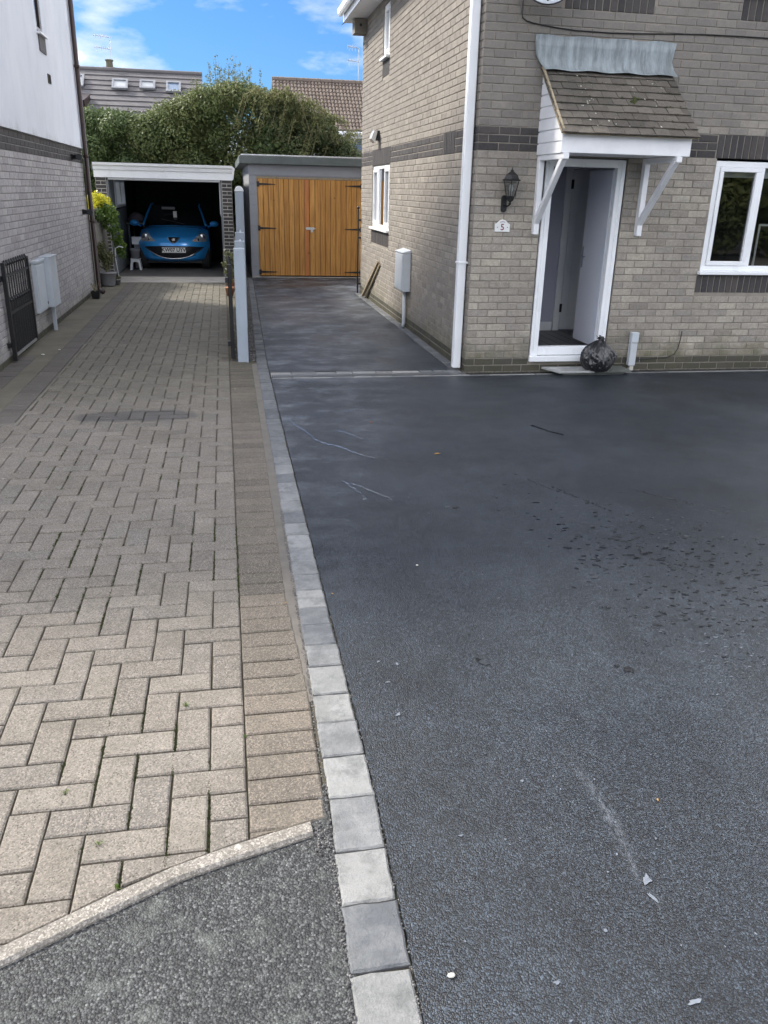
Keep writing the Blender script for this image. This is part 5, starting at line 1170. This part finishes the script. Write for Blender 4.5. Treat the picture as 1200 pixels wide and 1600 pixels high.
# side, back walls and roof of garage (left wall has a window)
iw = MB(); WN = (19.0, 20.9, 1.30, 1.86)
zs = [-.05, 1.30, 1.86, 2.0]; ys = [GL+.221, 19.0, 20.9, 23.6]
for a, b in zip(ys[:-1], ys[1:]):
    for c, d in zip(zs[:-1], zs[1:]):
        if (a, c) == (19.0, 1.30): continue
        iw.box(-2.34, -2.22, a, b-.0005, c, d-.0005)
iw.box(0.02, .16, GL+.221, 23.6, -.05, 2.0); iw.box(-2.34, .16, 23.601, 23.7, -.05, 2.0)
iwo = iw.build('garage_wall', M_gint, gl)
for i in range(9): box('lining_board', M_gboard, gl, -2.215, -2.20, 18.34+i*.30, 18.34+(i+1)*.30-.008, .02, 1.27, bevel=.003)
for (a, b) in ((18.34, 18.98), (20.92, 21.04)): box('lining_board', M_gboard, gl, -2.215, -2.20, a, b, 1.275, 1.9)
wg = MB()
for (a, b, c, d) in ((19.0, 20.9, 1.30, 1.35), (19.0, 20.9, 1.81, 1.86), (19.0, 19.06, 1.351, 1.809), (20.84, 20.9, 1.351, 1.809), (19.92, 19.98, 1.351, 1.809)): wg.box(-2.30, -2.19, a+.001, b-.001, c+.001, d-.001)
wgo = wg.build('window', M_dimwhite, gl); box('pane', glassmat('frosted_pane', (.95, .95, .95, 1), .5), wgo, -2.27, -2.265, 19.06, 20.84, 1.351, 1.809)
MB().box(-2.5, .25, GL+.03, 23.9, 2.005, 2.12).build('roof', M_roofgrp, gl)
fas = MB(); fas.prism([(GL-.10, 2.155), (GL+.02, 2.155), (GL+.02, 1.885), (GL-.015, 1.885), (GL-.015, 2.02), (GL-.045, 2.03), (GL-.055, 2.09), (GL-.09, 2.11)], 0, -2.46, .215); fas.build('white_fascia', M_upvc, gl)
fas = MB(); fas.prism([(.216, 2.155), (.27, 2.11), (.235, 1.90), (.216, 1.90)], 1, GL-.02, 23.9); fas.build('side_fascia', M_wpaint, gl)
box('raised_door', M_dimwhite, gl, -2.21, -.03, GL+.03, GL+1.9, 1.845, 1.882, bevel=.004)
m = MB(); m.bar((-.045, GL+.12, 1.84), (-.045, GL+.15, 1.25), .022); m.bar((-.045, GL+.15, 1.25), (-.02, GL+.18, 1.18), .022); m.build('door_arm', M_dimwhite, gl)
box('door_post', M_gboard, gl, -2.238, -2.20, GL+.02, GL+.06, .0, 1.84); box('door_post', M_gboard, gl, -.035, -.002, GL+.02, GL+.06, .0, 1.84)
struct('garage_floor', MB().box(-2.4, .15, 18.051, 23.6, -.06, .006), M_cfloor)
# items in the garage
sh_ = thing('garage_shelf', (-1.9, 21.8, 0), 'cluttered workbench shelf in the dim back left of the open garage', 'shelf')
box('shelf_top', M_oldwood, sh_, -2.19, -1.75, 20.6, 21.9, .92, .95); 
for (a, b) in ((-2.15, 20.7), (-1.80, 20.7), (-2.15, 21.8), (-1.80, 21.8)): box('leg', M_gboard, sh_, a-.02, a+.02, b-.02, b+.02, .006, .919)
m = MB(); m.lathe((-1.98, 20.9, .951), [(.20, 0), (.22, .06), (.15, .16), (.05, .22)], 10); tag(m.build('cloth_bundle', simple('mauve_cloth', (.16, .13, .15, 1), .9, .3, 10, .3), smooth=True), 'crumpled cloth bundle on the shelf inside the open garage', 'cloth')
stl = thing('step_stool', (-1.93, 19.55, 0), 'low white plastic step stool on the garage floor left of the car', 'stool')
m = MB(); m.prism([(-2.07, .006), (-2.02, .006), (-2.005, .15), (-1.975, .18), (-1.91, .18), (-1.88, .15), (-1.865, .006), (-1.815, .006), (-1.845, .23), (-2.04, .23)], 1, 19.45, 19.65); m.build('stool_body', M_dimwhite, stl, bevel=.004); box('stool_top', M_dimwhite, stl, -2.05, -1.835, 19.44, 19.66, .2305, .245, bevel=.004)
bk = thing('grey_tub', (-1.94, 19.55, .246), 'grey plastic tub standing on the white step stool', 'tub'); MB().lathe((-1.945, 19.55, .246), [(.085, 0), (.11, .17), (.118, .175), (.118, .19), (.10, .19), (.08, .05)], 14).build('tub_body', M_gpot, bk, smooth=True); MB().box(-2.02, -1.87, 19.50, 19.60, .437, .46).build('tub_lid', M_gboard, bk)
wb_ = thing('white_box', (-1.93, 19.9, .5), 'white box on the low stand beside the car in the garage', 'box'); box('box_body', M_dimwhite, wb_, -2.03, -1.82, 19.9, 20.05, .52, .68, bevel=.006); box('box_stand', M_gboard, wb_, -1.99, -1.86, 19.92, 20.03, .006, .519)

# ------------------------------------------------------------------ the blue car
CX, CY, K = -1.10, 19.42, .955
car = thing('parked_car', (CX, CY+1.6, 0), 'small metallic blue hatchback parked nose-out inside the open garage', 'car')
cw = lambda x, y, z: (CX+x*K, CY+y*K, z*K+.006)
prof = [(.16, .19), (.05, .24), (.01, .33), (0, .45), (.012, .54), (.04, .62), (.09, .685), (.16, .735), (.30, .80), (.50, .875), (.70, .94), (.86, .98)]
def P0(t):   # t in 0..len-1
    t = max(0, min(len(prof)-1-1e-6, t)); i = int(t); f = t-i
    p = [prof[max(0, i-1)], prof[i], prof[i+1], prof[min(len(prof)-1, i+2)]]
    return tuple(.5*((2*p[1][c])+(-p[0][c]+p[2][c])*f+(2*p[0][c]-5*p[1][c]+4*p[2][c]-p[3][c])*f*f+(-p[0][c]+3*p[1][c]-3*p[2][c]+p[3][c])*f**3) for c in (0, 1))
def body(s, t, off=0.0):
    y, z = P0(t); W = .815-.03*max(0, 1-t/3)-.01*max(0, t-7); a = abs(s)
    B_ = .42*max(.25, 1-max(0, t-4)/9); yy = y+B_*a**3.4+.07*a**2; zz = z-(.10*a**3+.03*a*a)*(1 if t > 6 else t/6*.7)+(.04*a**4 if t < 3 else 0)
    zz += .035*math.exp(-((a-.70)/.16)**2)*max(0, min(1, (t-5)/2))*(1-max(0, t-9.5)/3)
    return cw(s*W, yy-off, zz+off*.6 if t > 6 else zz)
def tz(z):   # t for a centre-line height
    lo, hi = 1.0, len(prof)-1.001
    for _ in range(30):
        mi = (lo+hi)/2
        if P0(mi)[1] < z: lo = mi
        else: hi = mi
    return lo
m = MB(); NS, NTT = 40, 44
for j in range(NTT+1):
    for i in range(NS+1): m.v.append(body(-1+2*i/NS, j*(len(prof)-1)/NTT))
m.f = [(j*(NS+1)+i, j*(NS+1)+i+1, (j+1)*(NS+1)+i+1, (j+1)*(NS+1)+i) for j in range(NTT) for i in range(NS)]
# sides: from the bonnet edge back
for sg in (-1, 1):
    base = len(m.v); n_ = 34; rowsn = 6
    for i in range(n_+1):
        if i <= 10: t = i/10*(len(prof)-1); ex, ey_, ez_ = body(sg, t); lx, ly, lz = (ex-CX)/K, (ey_-CY)/K, (ez_-.006)/K
        else:
            f = (i-10)/(n_-10); lx = sg*(.80-.10*f**4); ly = 1.15+f*2.1; lz = .93+.06*f
        for r in range(rowsn+1):
            g_ = r/rowsn; zz = lz+(.20-lz)*g_; xx = lx*(1+.035*math.sin(PI*g_))+(0 if i > 3 else 0); m.v.append(cw(xx, ly if i > 10 else ly+(0.02*g_), zz))
    for i in range(n_):
        for r in range(rowsn):
            yc = (m.v[base+i*(rowsn+1)+r][1]-CY)/K; zc = m.v[base+i*(rowsn+1)+r][2]/K
            if min((yc-.62)**2, (yc-2.85)**2)+(zc-.27)**2 < .30**2: continue
            a = base+i*(rowsn+1)+r; m.f.append((a, a+1, a+rowsn+2, a+rowsn+1))
n0 = len(m.v)   # tail and roof
m.v += [cw(x, 3.25, z) for x, z in ((-.70, .2), (.70, .2), (.70, .99), (-.70, .99))]; m.f.append((n0, n0+1, n0+2, n0+3))
m.tn = [0]*len(m.f); m.build('body', M_car, car, smooth=True)
def loft(rows_, name, mat, parent, cap=False, off=0):
    mm = MB(); k = len(rows_[0]); mm.add([p for r in rows_ for p in r], [(j*k+i, j*k+i+1, (j+1)*k+i+1, (j+1)*k+i) for j in range(len(rows_)-1) for i in range(k-1)]); return mm.build(name, mat, parent, smooth=True)
def wsp(s, f):   # windscreen, f 0 base .. 1 roof
    a = abs(s); W = .72+(.56-.72)*f; y = .80+.78*f+.22*a**2.2*(1-f*.3); z = .965+.435*f+.02*math.sin(PI*f)-.02*a*a; return (s*W, y, z)
glassM = M_glassdark
loft([[cw(*wsp(s/10, f/8)) for s in range(-10, 11)] for f in range(9)], 'windscreen', glassM, car)
loft([[cw(s/10*(.57-.02*f/4), 1.57+f*.42+.17*abs(s/10)**2.2, 1.405+.045*math.sin(PI*min(1, (f+.5)/4.5))-.045*(s/10)**4) for s in range(-10, 11)] for f in range(5)], 'roof', M_car, car)
for sg in (-1, 1):   # A pillars and side glass
    mm = MB(); mm.tube([cw(*[c+(0.012*sg if i == 0 else -.01 if i == 1 else .004) for i, c in enumerate(wsp(sg, f/8))]) for f in range(9)], .024, 6); mm.build('pillar', M_car, car, smooth=True)
    loft([[cw(sg*.80, 1.0+y_*.22, .93) for y_ in range(11)], [cw(sg*.58, min(1.75+max(0, y_-1)*.14, 3.0), 1.38) for y_ in range(11)]], 'side_glass', glassM, car)
    mm = MB(); mm.tube([cw(sg*.58, 1.74, 1.39), cw(sg*.57, 2.4, 1.42), cw(sg*.56, 3.0, 1.36)], .02, 6); mm.build('roof_rail', M_car, car, smooth=True)
    mm = MB(); c0 = cw(sg*.93, .98, 1.0); vs = []; 
    for j in range(7):
        for i in range(12): a = 2*PI*i/12; ph = PI*j/6; vs.append((c0[0]+.105*math.sin(ph)*math.cos(a), c0[1]+.06*math.cos(ph), c0[2]+.068*math.sin(ph)*math.sin(a)))
    mm.add(vs, [(j*12+i, j*12+(i+1) % 12, (j+1)*12+(i+1) % 12, (j+1)*12+i) for j in range(6) for i in range(12)]); mm.tube([cw(sg*.78, 1.02, .93), cw(sg*.88, 1.0, .97)], .02, 6)
    mm.build('wing_mirror', M_car, car, smooth=True)
    for yy in (.62, 2.85):
        mm = MB(); c0 = cw(sg*.70, yy, .27)
        rr = [(.04, -.10), (.20, -.10), (.275, -.09), (.285, -.05), (.285, .05), (.275, .09), (.20, .10), (.04, .10)]; vs = []
        for r, xo in rr:
            for k in range(24): a = 2*PI*k/24; vs.append((c0[0]+xo*K, c0[1]+r*K*math.cos(a), c0[2]+r*K*math.sin(a)))
        mm.add(vs, [(j*24+k, j*24+(k+1) % 24, (j+1)*24+(k+1) % 24, (j+1)*24+k) for j in range(len(rr)-1) for k in range(24)]); wo_ = mm.build('wheel', M_tyre, car, smooth=True)
        mm = MB(); mm.tube([(c0[0]+sg*.092*K, c0[1], c0[2]), (c0[0]+sg*.104*K, c0[1], c0[2])], .18*K, 20); mm.build('hub', M_gpot, wo_)
MB().box(CX-.66, CX+.66, CY+.35, CY+3.0, .14, .30).build('underbody', M_grille, car)
def patch(poly, off, name, mat, parent, n=10, zmode=True):
    """polygon in (x, centre-line z), filled by strips and dropped on the body surface"""
    mm = MB(); xs_ = sorted(set([p[0] for p in poly])); x0, x1 = xs_[0], xs_[-1]
    def span(x):
        ys_ = []
        for i in range(len(poly)):
            p, q_ = poly[i], poly[(i+1) % len(poly)]
            if min(p[0], q_[0]) <= x <= max(p[0], q_[0]) and p[0] != q_[0]: ys_.append(p[1]+(q_[1]-p[1])*(x-p[0])/(q_[0]-p[0]))
        return (min(ys_), max(ys_)) if ys_ else (poly[0][1], poly[0][1])
    R_ = 6; k = n+1
    for i in range(k):
        x = x0+(x1-x0)*min(max(i/n, 1e-4), 1-1e-4); lo, hi = span(x)
        for j in range(R_+1): mm.v.append(body(x/.815, tz(lo+(hi-lo)*j/R_), off))
    mm.f = [(i*(R_+1)+j, (i+1)*(R_+1)+j, (i+1)*(R_+1)+j+1, i*(R_+1)+j+1) for i in range(n) for j in range(R_)]; mm.tn = [0]*len(mm.f); return mm.build(name, mat, parent, smooth=True)
top = [(x/10*.66, .545+.035*0) for x in range(-10, 11)]; botm = [(x/10*.66, .545-.275*(1-abs(x/10)**2.4)) for x in range(10, -11, -1)]
grl = patch([(-.66, .548)]+top[1:-1]+[(.66, .548)]+botm[1:-1], .006, 'grille', M_grille, car, 40)
mm = MB(); mm.tube([body(x/.815, tz(.548-.285*(1-abs(x/.67)**2.4)), .012) for x in [-.67+1.34*i/40 for i in range(41)]], .010, 6); mm.build('grille_trim', M_chrome, grl, smooth=True)
mm = MB()
for zz in (.34, .40, .46, .51): mm.tube([body(x/.815, tz(zz), .009) for x in [-.50+1.0*i/20 for i in range(21)]], .004, 4)
mm.build('grille_bar', M_black, grl)
for sg in (-1, 1):
    pl = [(.40*sg, .655), (.52*sg, .650), (.66*sg, .665), (.755*sg, .74), (.765*sg, .86), (.72*sg, .885), (.62*sg, .84), (.52*sg, .74)]
    hl = patch(pl, .007, 'headlight', M_lens, car, 16)
    for (xx, zz, r) in ((.655, .765, .062), (.545, .69, .034)):
        c0 = Vector(body(sg*xx/.815, tz(zz), .016)); vs = [c0+Vector((0, -.012, .004))]+[c0+Vector((r*math.cos(2*PI*k/16), .22*r*abs(math.cos(2*PI*k/16)), r*.9*math.sin(2*PI*k/16))) for k in range(16)]; mm = MB(); mm.add(vs, [(0, 1+k, 1+(k+1) % 16) for k in range(16)]); mm.build('reflector', M_chrome, hl)
    c0 = Vector(body(sg*.47/.815, tz(.675), .014)); 
    if sg > 0: mm = MB(); mm.add([c0+Vector((-.03, 0, -.014)), c0+Vector((.03, 0, -.014)), c0+Vector((.035, .004, .016)), c0+Vector((-.01, .004, .012))], [(0, 1, 2, 3)]); mm.build('indicator', M_orange, hl)
# badge: black shield with chrome lower rim and rampant lion shape
bd = patch([(-.135, .725), (.135, .725), (.10, .665), (.05, .615), (-.05, .615), (-.10, .665)], .008, 'badge', M_black, car, 12)
mm = MB(); mm.tube([body(x/.815, tz(z), .012) for x, z in ((-.135, .725), (-.10, .662), (-.05, .612), (0, .608), (.05, .612), (.10, .662), (.135, .725))], .007, 6); mm.build('badge_rim', M_chrome, bd)
lion = [[(-.030, .005), (-.022, -.02), (-.012, -.035), (-.002, -.03), (-.008, -.012), (.006, -.008), (.012, -.035), (.024, -.038), (.020, -.02), (.026, .0), (.020, .022), (.006, .034), (-.010, .034), (-.020, .026), (-.010, .018), (-.024, .014)], [(.022, .002), (.036, .012), (.034, .030), (.028, .034), (.028, .014)], [(-.010, .010), (-.036, .014), (-.040, .006), (-.012, .0)]]
c0 = Vector(body(0, tz(.672), .020)); mm = MB()
for pl in lion: mm.add([c0+Vector((x*1.05, -.006, z*1.05)) for x, z in pl], [tuple(range(len(pl)))])
mm.build('lion_emblem', M_chrome, bd)
mm = MB(); c0 = Vector(body(0, tz(.455), .035)); mm.box(c0.x-.255, c0.x+.255, c0.y-.006, c0.y+.006, c0.z-.055, c0.z+.055); npo = mm.build('number_plate', M_plate, car, bevel=.002)
text_mesh('KW07 UYV', .108, lambda x, y: (c0.x+x*.98, c0.y-.008, c0.z+.003+y), 'registration', M_btext, npo, .0026)
box('tax_disc', M_plate, car, CX-.02, CX+.06, CY+1.02, CY+1.03, 1.03, 1.22); box('interior_mirror', M_gpot, car, CX-.28, CX+.02, CY+1.20, CY+1.22, 1.25, 1.31, bevel=.01)
mm = MB(); mm.tube([body(s/20*.9, 9.9, .006) for s in range(-18, 19)], .005, 4); mm.build('bonnet_seam', M_grille, car)
mm = MB(); mm.tube([cw(*[c+d for c, d in zip(wsp(.35, .04), (0, -.02, .01))]), cw(*[c+d for c, d in zip(wsp(-.45, .25), (0, -.02, .01))])], .008, 5); mm.build('wiper', M_black, car)

# ------------------------------------------------------------------ garden wall, yellow shrub, pots
gwl = thing('garden_block_wall', (-2.4, 16.6, 0), 'short grey block garden wall between left house and open garage', 'wall')
wk = MB(); wk.box(-2.42, -2.305, 15.30, 18.0, -.05, 1.30); wko = wk.build('wall_core', M_block, gwl)
z = 0
for r in range(6):
    y = 15.30-(.2 if r % 2 else 0)
    while y < 18.0:
        a, b = max(y, 15.30), min(y+.43, 18.0); 
        if b-a > .05: box('block', M_block, wko, -2.3045, -2.298+random.uniform(-.002, .002), a+.006, b-.006, z+.006, z+.21, bevel=.002)
        y += .44
    z += .218
box('coping', M_mconc, gwl, -2.44, -2.28, 15.30, 18.0, 1.301, 1.34, bevel=.005)
ys_ = thing('yellow_shrub', (-2.3, 17.0, 1.3), 'bright yellow-topped leafy shrub trailing over the garden block wall', 'shrub')
foliage('yellow_crown', [(-2.38, 16.6, 1.42, .13), (-2.28, 16.9, 1.47, .13), (-2.22, 17.2, 1.44, .14), (-2.36, 16.3, 1.40, .11), (-2.3, 17.0, 1.52, .10), (-2.40, 16.1, 1.25, .10)], 900, .035, M_leafy, ys_, seed=21)
foliage('green_skirt', [(-2.2, 17.0, 1.25, .17), (-2.12, 17.2, 1.05, .16), (-2.06, 17.4, .85, .14), (-2.03, 17.55, .65, .12), (-2.16, 17.3, 1.30, .15), (-2.0, 17.6, .5, .10), (-2.24, 16.6, 1.22, .10), (-2.10, 17.4, 1.18, .14)], 1500, .036, M_leafg, ys_, seed=22)
m = MB(); m.tube([(-2.5, 17.1, -.05), (-2.46, 17.1, .8), (-2.3, 17.1, 1.4)], .03, 7, .012); m.build('stem', M_bark, ys_)
p1_ = thing('potted_plant', (-2.15, 16.35, 0), 'bushy olive-green plant in a grey round pot by the open garage', 'plant')
MB().lathe((-2.15, 16.35, 0), [(.11, .002), (.125, .03), (.15, .22), (.17, .225), (.17, .25), (.145, .25), (.14, .21)], 20).build('pot', M_gpot, p1_, smooth=True); MB().lathe((-2.15, 16.35, .205), [(.138, 0), (.001, .006)], 16).build('soil', M_soil, p1_)
foliage('leaves', [(-2.2, 16.3, .52, .13), (-2.1, 16.4, .50, .12), (-2.24, 16.45, .66, .12), (-2.15, 16.3, .40, .12), (-2.28, 16.3, .6, .1)], 1600, .022, M_leafo, p1_, seed=23, shell=.9)
m = MB()
for k in range(7): m.tube([(-2.15+random.uniform(-.03, .03), 16.35, .2), (-2.15+random.uniform(-.14, .1), 16.35+random.uniform(-.08, .08), .55)], .006, 4)
m.build('stems', M_twig, p1_)
p2_ = thing('small_square_pot', (-2.12, 14.45, 0), 'small black square pot at the foot of the brown downpipe', 'pot')
m = MB(); m.add([(-2.17, 14.40, .003), (-2.06, 14.40, .003), (-2.06, 14.51, .003), (-2.17, 14.51, .003), (-2.185, 14.385, .12), (-2.045, 14.385, .12), (-2.045, 14.525, .12), (-2.185, 14.525, .12)], [(0, 1, 2, 3), (0, 1, 5, 4), (1, 2, 6, 5), (2, 3, 7, 6), (3, 0, 4, 7)]); m.build('pot_body', M_black, p2_)
box('pot_soil', M_soil, p2_, -2.178, -2.052, 14.392, 14.518, .09, .105); m = MB(); [m.tube([(-2.12, 14.45, .1), (-2.12+random.uniform(-.07, .07), 14.45+random.uniform(-.06, .06), .24)], .004, 4) for _ in range(9)]; m.build('dry_stems', M_twig, p2_)
for i, (x, y, s, h, lb) in enumerate(((-2.0, 16.55, .055, .06, 'tiny low pot plant on the ground right of the grey pot'), (.10, 15.7, .10, .42, 'pale bushy plant in a terracotta pot behind the fence by the garage pillar'), (.06, 14.8, .08, .3, 'smaller terracotta potted plant next to the edge-on iron gate'))):
    pt = thing('potted_plant', (x, y, 0), lb, 'plant', 'small plants in pots'); MB().lathe((x, y, 0), [(s*.7, .003), (s, s*1.6), (s*1.08, s*1.62), (s*1.08, s*1.9), (s*.9, s*1.9)], 14).build('pot', M_terr if i else M_gpot, pt, smooth=True)
    if i: foliage('leaves', [(x, y, h+.1, s*1.3), (x+.05, y, h+.02, s), (x-.05, y+.05, h+.22, s*.9)], 420, .022, M_leafo, pt, seed=30+i, shell=.9)
    else: foliage('leaves', [(x, y, s*2, s*1.1)], 200, .018, M_leafo, pt, seed=30+i, shell=.9)
    MB().tube([(x, y, s), (x, y, h+.05)], .008, 5).build('stem', M_twig, pt)
dg = MB()
for _ in range(900):
    y_ = 8.262-abs(rnd.gauss(0, .02)); x_ = rnd.uniform(2.45, 6.2)
    if rnd.random() < .45: x_ = XH-.012-abs(rnd.gauss(0, .02)); y_ = rnd.uniform(8.6, 15)
    r = rnd.uniform(.002, .006); dg.t = rnd.uniform(.02, .98); z_ = -.004 if y_ < 8.3 else -.006
    dg.add([(x_-r, y_-r, z_), (x_+r, y_-r*.6, z_), (x_+r*.7, y_+r, z_), (x_-r, y_+r*.8, z_), (x_, y_, z_+r*1.3)], [(0, 1, 4), (1, 2, 4), (2, 3, 4), (3, 0, 4)])
tag(dg.build('grit', M_gravel), 'fine grit gathered at the foot of the brick house walls', 'grit', kind='stuff')
# thin curved cane by the plants
cn_ = MB(); cn_.tube([(-2.02, 17.0, 0), (-2.06, 17.0, .45), (-2.05, 17.0, .62), (-1.98, 17.0, .66), (-1.90, 17.0, .64)], .008, 6); tag(cn_.build('garden_cane', M_dimwhite, smooth=True), 'thin pale bent cane leaning by the open garage entrance', 'cane')

# ------------------------------------------------------------------ debris, water on the tarmac
def fleaf(x, y, s, a, label):
    m = MB(); m.t = .4; P = lambda u, v, z: (x+(u*math.cos(a)-v*math.sin(a))*s, y+(u*math.sin(a)+v*math.cos(a))*s, z)
    ring = [(-1, 0), (-.5, .5), (0, .35), (.3, .65), (.8, .3), (1.2, 0), (.7, -.35), (.2, -.6), (-.1, -.3), (-.6, -.5)]; m.add([P(u, v, .005+abs(v)*s*.35) for u, v in ring]+[P(0, 0, .004)], [(i, (i+1) % 10, 10) for i in range(10)])
    tag(m.build('fallen_leaf', M_leafb), label, 'leaf', 'fallen leaves on the driveways')
fleaf(1.435, 5.45, .024, .3, 'largest brown fallen leaf on the new tarmac'); fleaf(1.25, 1.85, .006, 1.3, 'tiny yellow leaf on the near right tarmac'); fleaf(.20, 3.32, .008, 1, 'small orange leaf on the mortar beside the setts'); fleaf(.42, 3.38, .007, 2, 'tiny orange leaf at the tarmac edge beside the setts')
def pebble(x, y, r, label, mat=M_stone):
    m = MB(); vs = []; q = random.Random(int(x*1000))
    for j in range(5):
        for i in range(9): a = 2*PI*i/9; ph = PI*j/4; vs.append((x+r*math.sin(ph)*math.cos(a)*q.uniform(.85, 1.15), y+r*.75*math.sin(ph)*math.sin(a), .003+r*.35*(1+math.cos(ph))))
    m.add(vs, [(j*9+i, j*9+(i+1) % 9, (j+1)*9+(i+1) % 9, (j+1)*9+i) for j in range(4) for i in range(9)]); tag(m.build('pebble', mat, smooth=True), label, 'pebble', 'small stones on the driveways')
pebble(.456, 1.358, .010, 'round whitish pebble on tarmac near the bottom of the photo'); pebble(.88, 3.63, .008, 'small pale stone on the tarmac right of the setts')
pebble(1.105, 6.34, .012, 'small reddish chip on the tarmac below the drain', M_terr); pebble(-2.0, 9.45, .02, 'white stone on the paving at the foot of the folded gate'); pebble(-1.88, 9.75, .015, 'pale flat stone between the gate and the paving')
wm = MB()
def splash(m, x, y, lx, ly, rot=0, n=12, z=.0045):
    q = random.Random(int(x*977+y*131)); c, s = math.cos(rot), math.sin(rot); vs = []
    for k in range(n): a = 2*PI*k/n; r = q.uniform(.45, 1.1); u, v = lx*r*math.cos(a), ly*r*math.sin(a); vs.append((x+u*c-v*s, y+u*s+v*c, z))
    vs.append((x, y, z)); m.add(vs, [(k, (k+1) % n, n) for k in range(n)])
for a in ((.943, 2.70, .028, .016, -.6), (.93, 2.73, .012, .012, 0), (1.502, 2.565, .030, .028, 0), (1.47, 2.60, .014, .010, 0), (1.279, 4.394, .035, .018, 0), (1.24, 4.41, .016, .012, .4)): splash(wm, *a)
for (p_, w_) in (([(2.0, 4.70), (2.1, 4.45), (2.2, 4.22)], .007), ([(1.84, 4.97), (1.99, 4.62), (2.19, 4.33)], .006), ([(2.4, 6.13), (2.47, 5.95), (2.55, 5.84)], .012), ([(2.5, 4.58), (2.63, 4.42), (2.78, 4.25)], .006)):
    for k_ in range(60):
        f_ = k_/60*(len(p_)-1); i_ = int(f_); g_ = f_-i_; splash(wm, p_[i_][0]+(p_[i_+1][0]-p_[i_][0])*g_+rnd.gauss(0, .006), p_[i_][1]+(p_[i_+1][1]-p_[i_][1])*g_+rnd.gauss(0, .006), w_*rnd.uniform(.5, 1.2), w_*rnd.uniform(.5, 1.3), 0, 7, .0041)
for k_ in range(420):
    x_ = rnd.gauss(2.25, .33); y_ = rnd.gauss(3.45, .42)-(x_-2.2)*.6
    if x_ < 1.5: continue
    l_ = rnd.uniform(.003, .014); splash(wm, x_, y_, l_*rnd.uniform(1, 2.2), l_*.7, rnd.uniform(-.5, .3), 8, .0041)
for a in ((1.80, 4.06, .022, .01, 0), (1.98, 3.99, .03, .009, 0), (2.05, 3.85, .03, .008, .2), (2.32, 3.72, .035, .012, .1), (2.25, 3.66, .03, .010, .3), (2.12, 3.62, .05, .010, .2)): splash(wm, *a)
tag(wm.build('puddles', M_water), kind='structure')
wm = MB()
for k_ in range(150):
    x_ = rnd.gauss(2.15, .25); y_ = rnd.gauss(2.75, .35); l_ = rnd.uniform(.002, .006); splash(wm, x_, y_, l_*2, l_*.7, rnd.uniform(-.4, .4), 6, .0043)
for k_ in range(90):
    x_ = rnd.uniform(.42, 1.3); y_ = rnd.uniform(1.0, 3.2); l_ = rnd.uniform(.0012, .004); splash(wm, x_, y_, l_*1.6, l_, rnd.uniform(0, 3), 6, .0043)
for a in ((1.065, 1.56, .024, .014, .9), (1.05, 1.50, .007, .022, .3), (.53, 2.77, .010, .006, .6), (.60, 2.74, .007, .013, .2), (.537, 2.41, .013, .008, .7), (.54, 2.62, .012, .005, .1), (.86, 2.0, .009, .006, 1), (.60, 1.80, .008, .005, 0), (.88, 1.42, .006, .006, 1), (1.0, 1.20, .02, .008, .2), (.70, 1.30, .010, .006, 0)): splash(wm, *a)
tag(wm.build('water_films', M_film), kind='structure')
wm = MB()
def streak(pts, w):
    fine = []
    for (p, q_) in zip(pts[:-1], pts[1:]):
        for k in range(8): f = k/8; fine.append((p[0]+(q_[0]-p[0])*f+rnd.gauss(0, .006), p[1]+(q_[1]-p[1])*f+rnd.gauss(0, .008)))
    L_ = []
    for i, p in enumerate(fine): ww = w*rnd.uniform(.25, 1.2); L_ += [(p[0], p[1]-ww, .0042), (p[0]+.003, p[1]+ww, .0042)]
    wm.add(L_, [(2*i, 2*i+2, 2*i+3, 2*i+1) for i in range(len(fine)-1)])
streak([(.45, 6.6), (.48, 6.35), (.55, 6.15), (.586, 5.98), (.62, 5.85), (.75, 5.72), (.88, 5.5), (1.0, 5.38)], .012); streak([(.80, 6.15), (.90, 6.0), (.97, 5.85)], .010); streak([(.68, 4.95), (.80, 4.80), (.95, 4.55)], .009); streak([(.70, 4.90), (.76, 4.70), (.78, 4.55)], .009)
for i in range(26):
    x = rnd.uniform(.45, 1.3); y = rnd.uniform(6.4, 8.1); l = rnd.uniform(.05, .22); streak([(x, y), (x+l, y+rnd.uniform(-.04, .02))], .004)
tag(wm.build('water_streaks', M_film), kind='structure')

# ------------------------------------------------------------------ the far side of the street behind the viewpoint (seen in the window panes)
for i, (x, y, h, sd_) in enumerate(((8.5, -7, 2.4, 41), (11.5, -8, 2.7, 42), (14.5, -9, 2.5, 43), (18, -10, 2.9, 44))):
    tt = thing('garden_shrub', (x, y, 0), ('lowest', 'second', 'third', 'tallest')[i]+' green garden shrub across the road, mirrored in the front window', 'shrub', 'shrubs across the road')
    q = random.Random(sd_); foliage('crown', [(x+q.uniform(-1.5, 1.5), y+q.uniform(-.6, .6), q.uniform(.3, h-.5), q.uniform(.4, .7)) for _ in range(26)], 5000, .11, M_leafm, tt, seed=sd_); trunk(tt, x, y, h*.7, .08, sd_)
for i, (x, y, h, sd_) in enumerate(((12.5, -13, 5.5, 51), (17, -14, 6, 52), (22, -15, 6, 53))):
    tt = thing('dark_tree', (x, y, 0), ('nearest', 'middle', 'farthest')[i]+' tall dark tree across the road, mirrored in the front window', 'tree', 'tall trees across the road')
    q = random.Random(sd_); foliage('crown', [(x+q.uniform(-2.6, 2.6), y+q.uniform(-1.2, 1.2), q.uniform(1.6, h-1), q.uniform(.9, 1.5)) for _ in range(34)], 9000, .2, M_leafd, tt, seed=sd_); trunk(tt, x, y, h*.6, .22, sd_)
print('objects', len(bpy.data.objects), 'tris', sum(len(m_.polygons) for m_ in bpy.data.meshes))
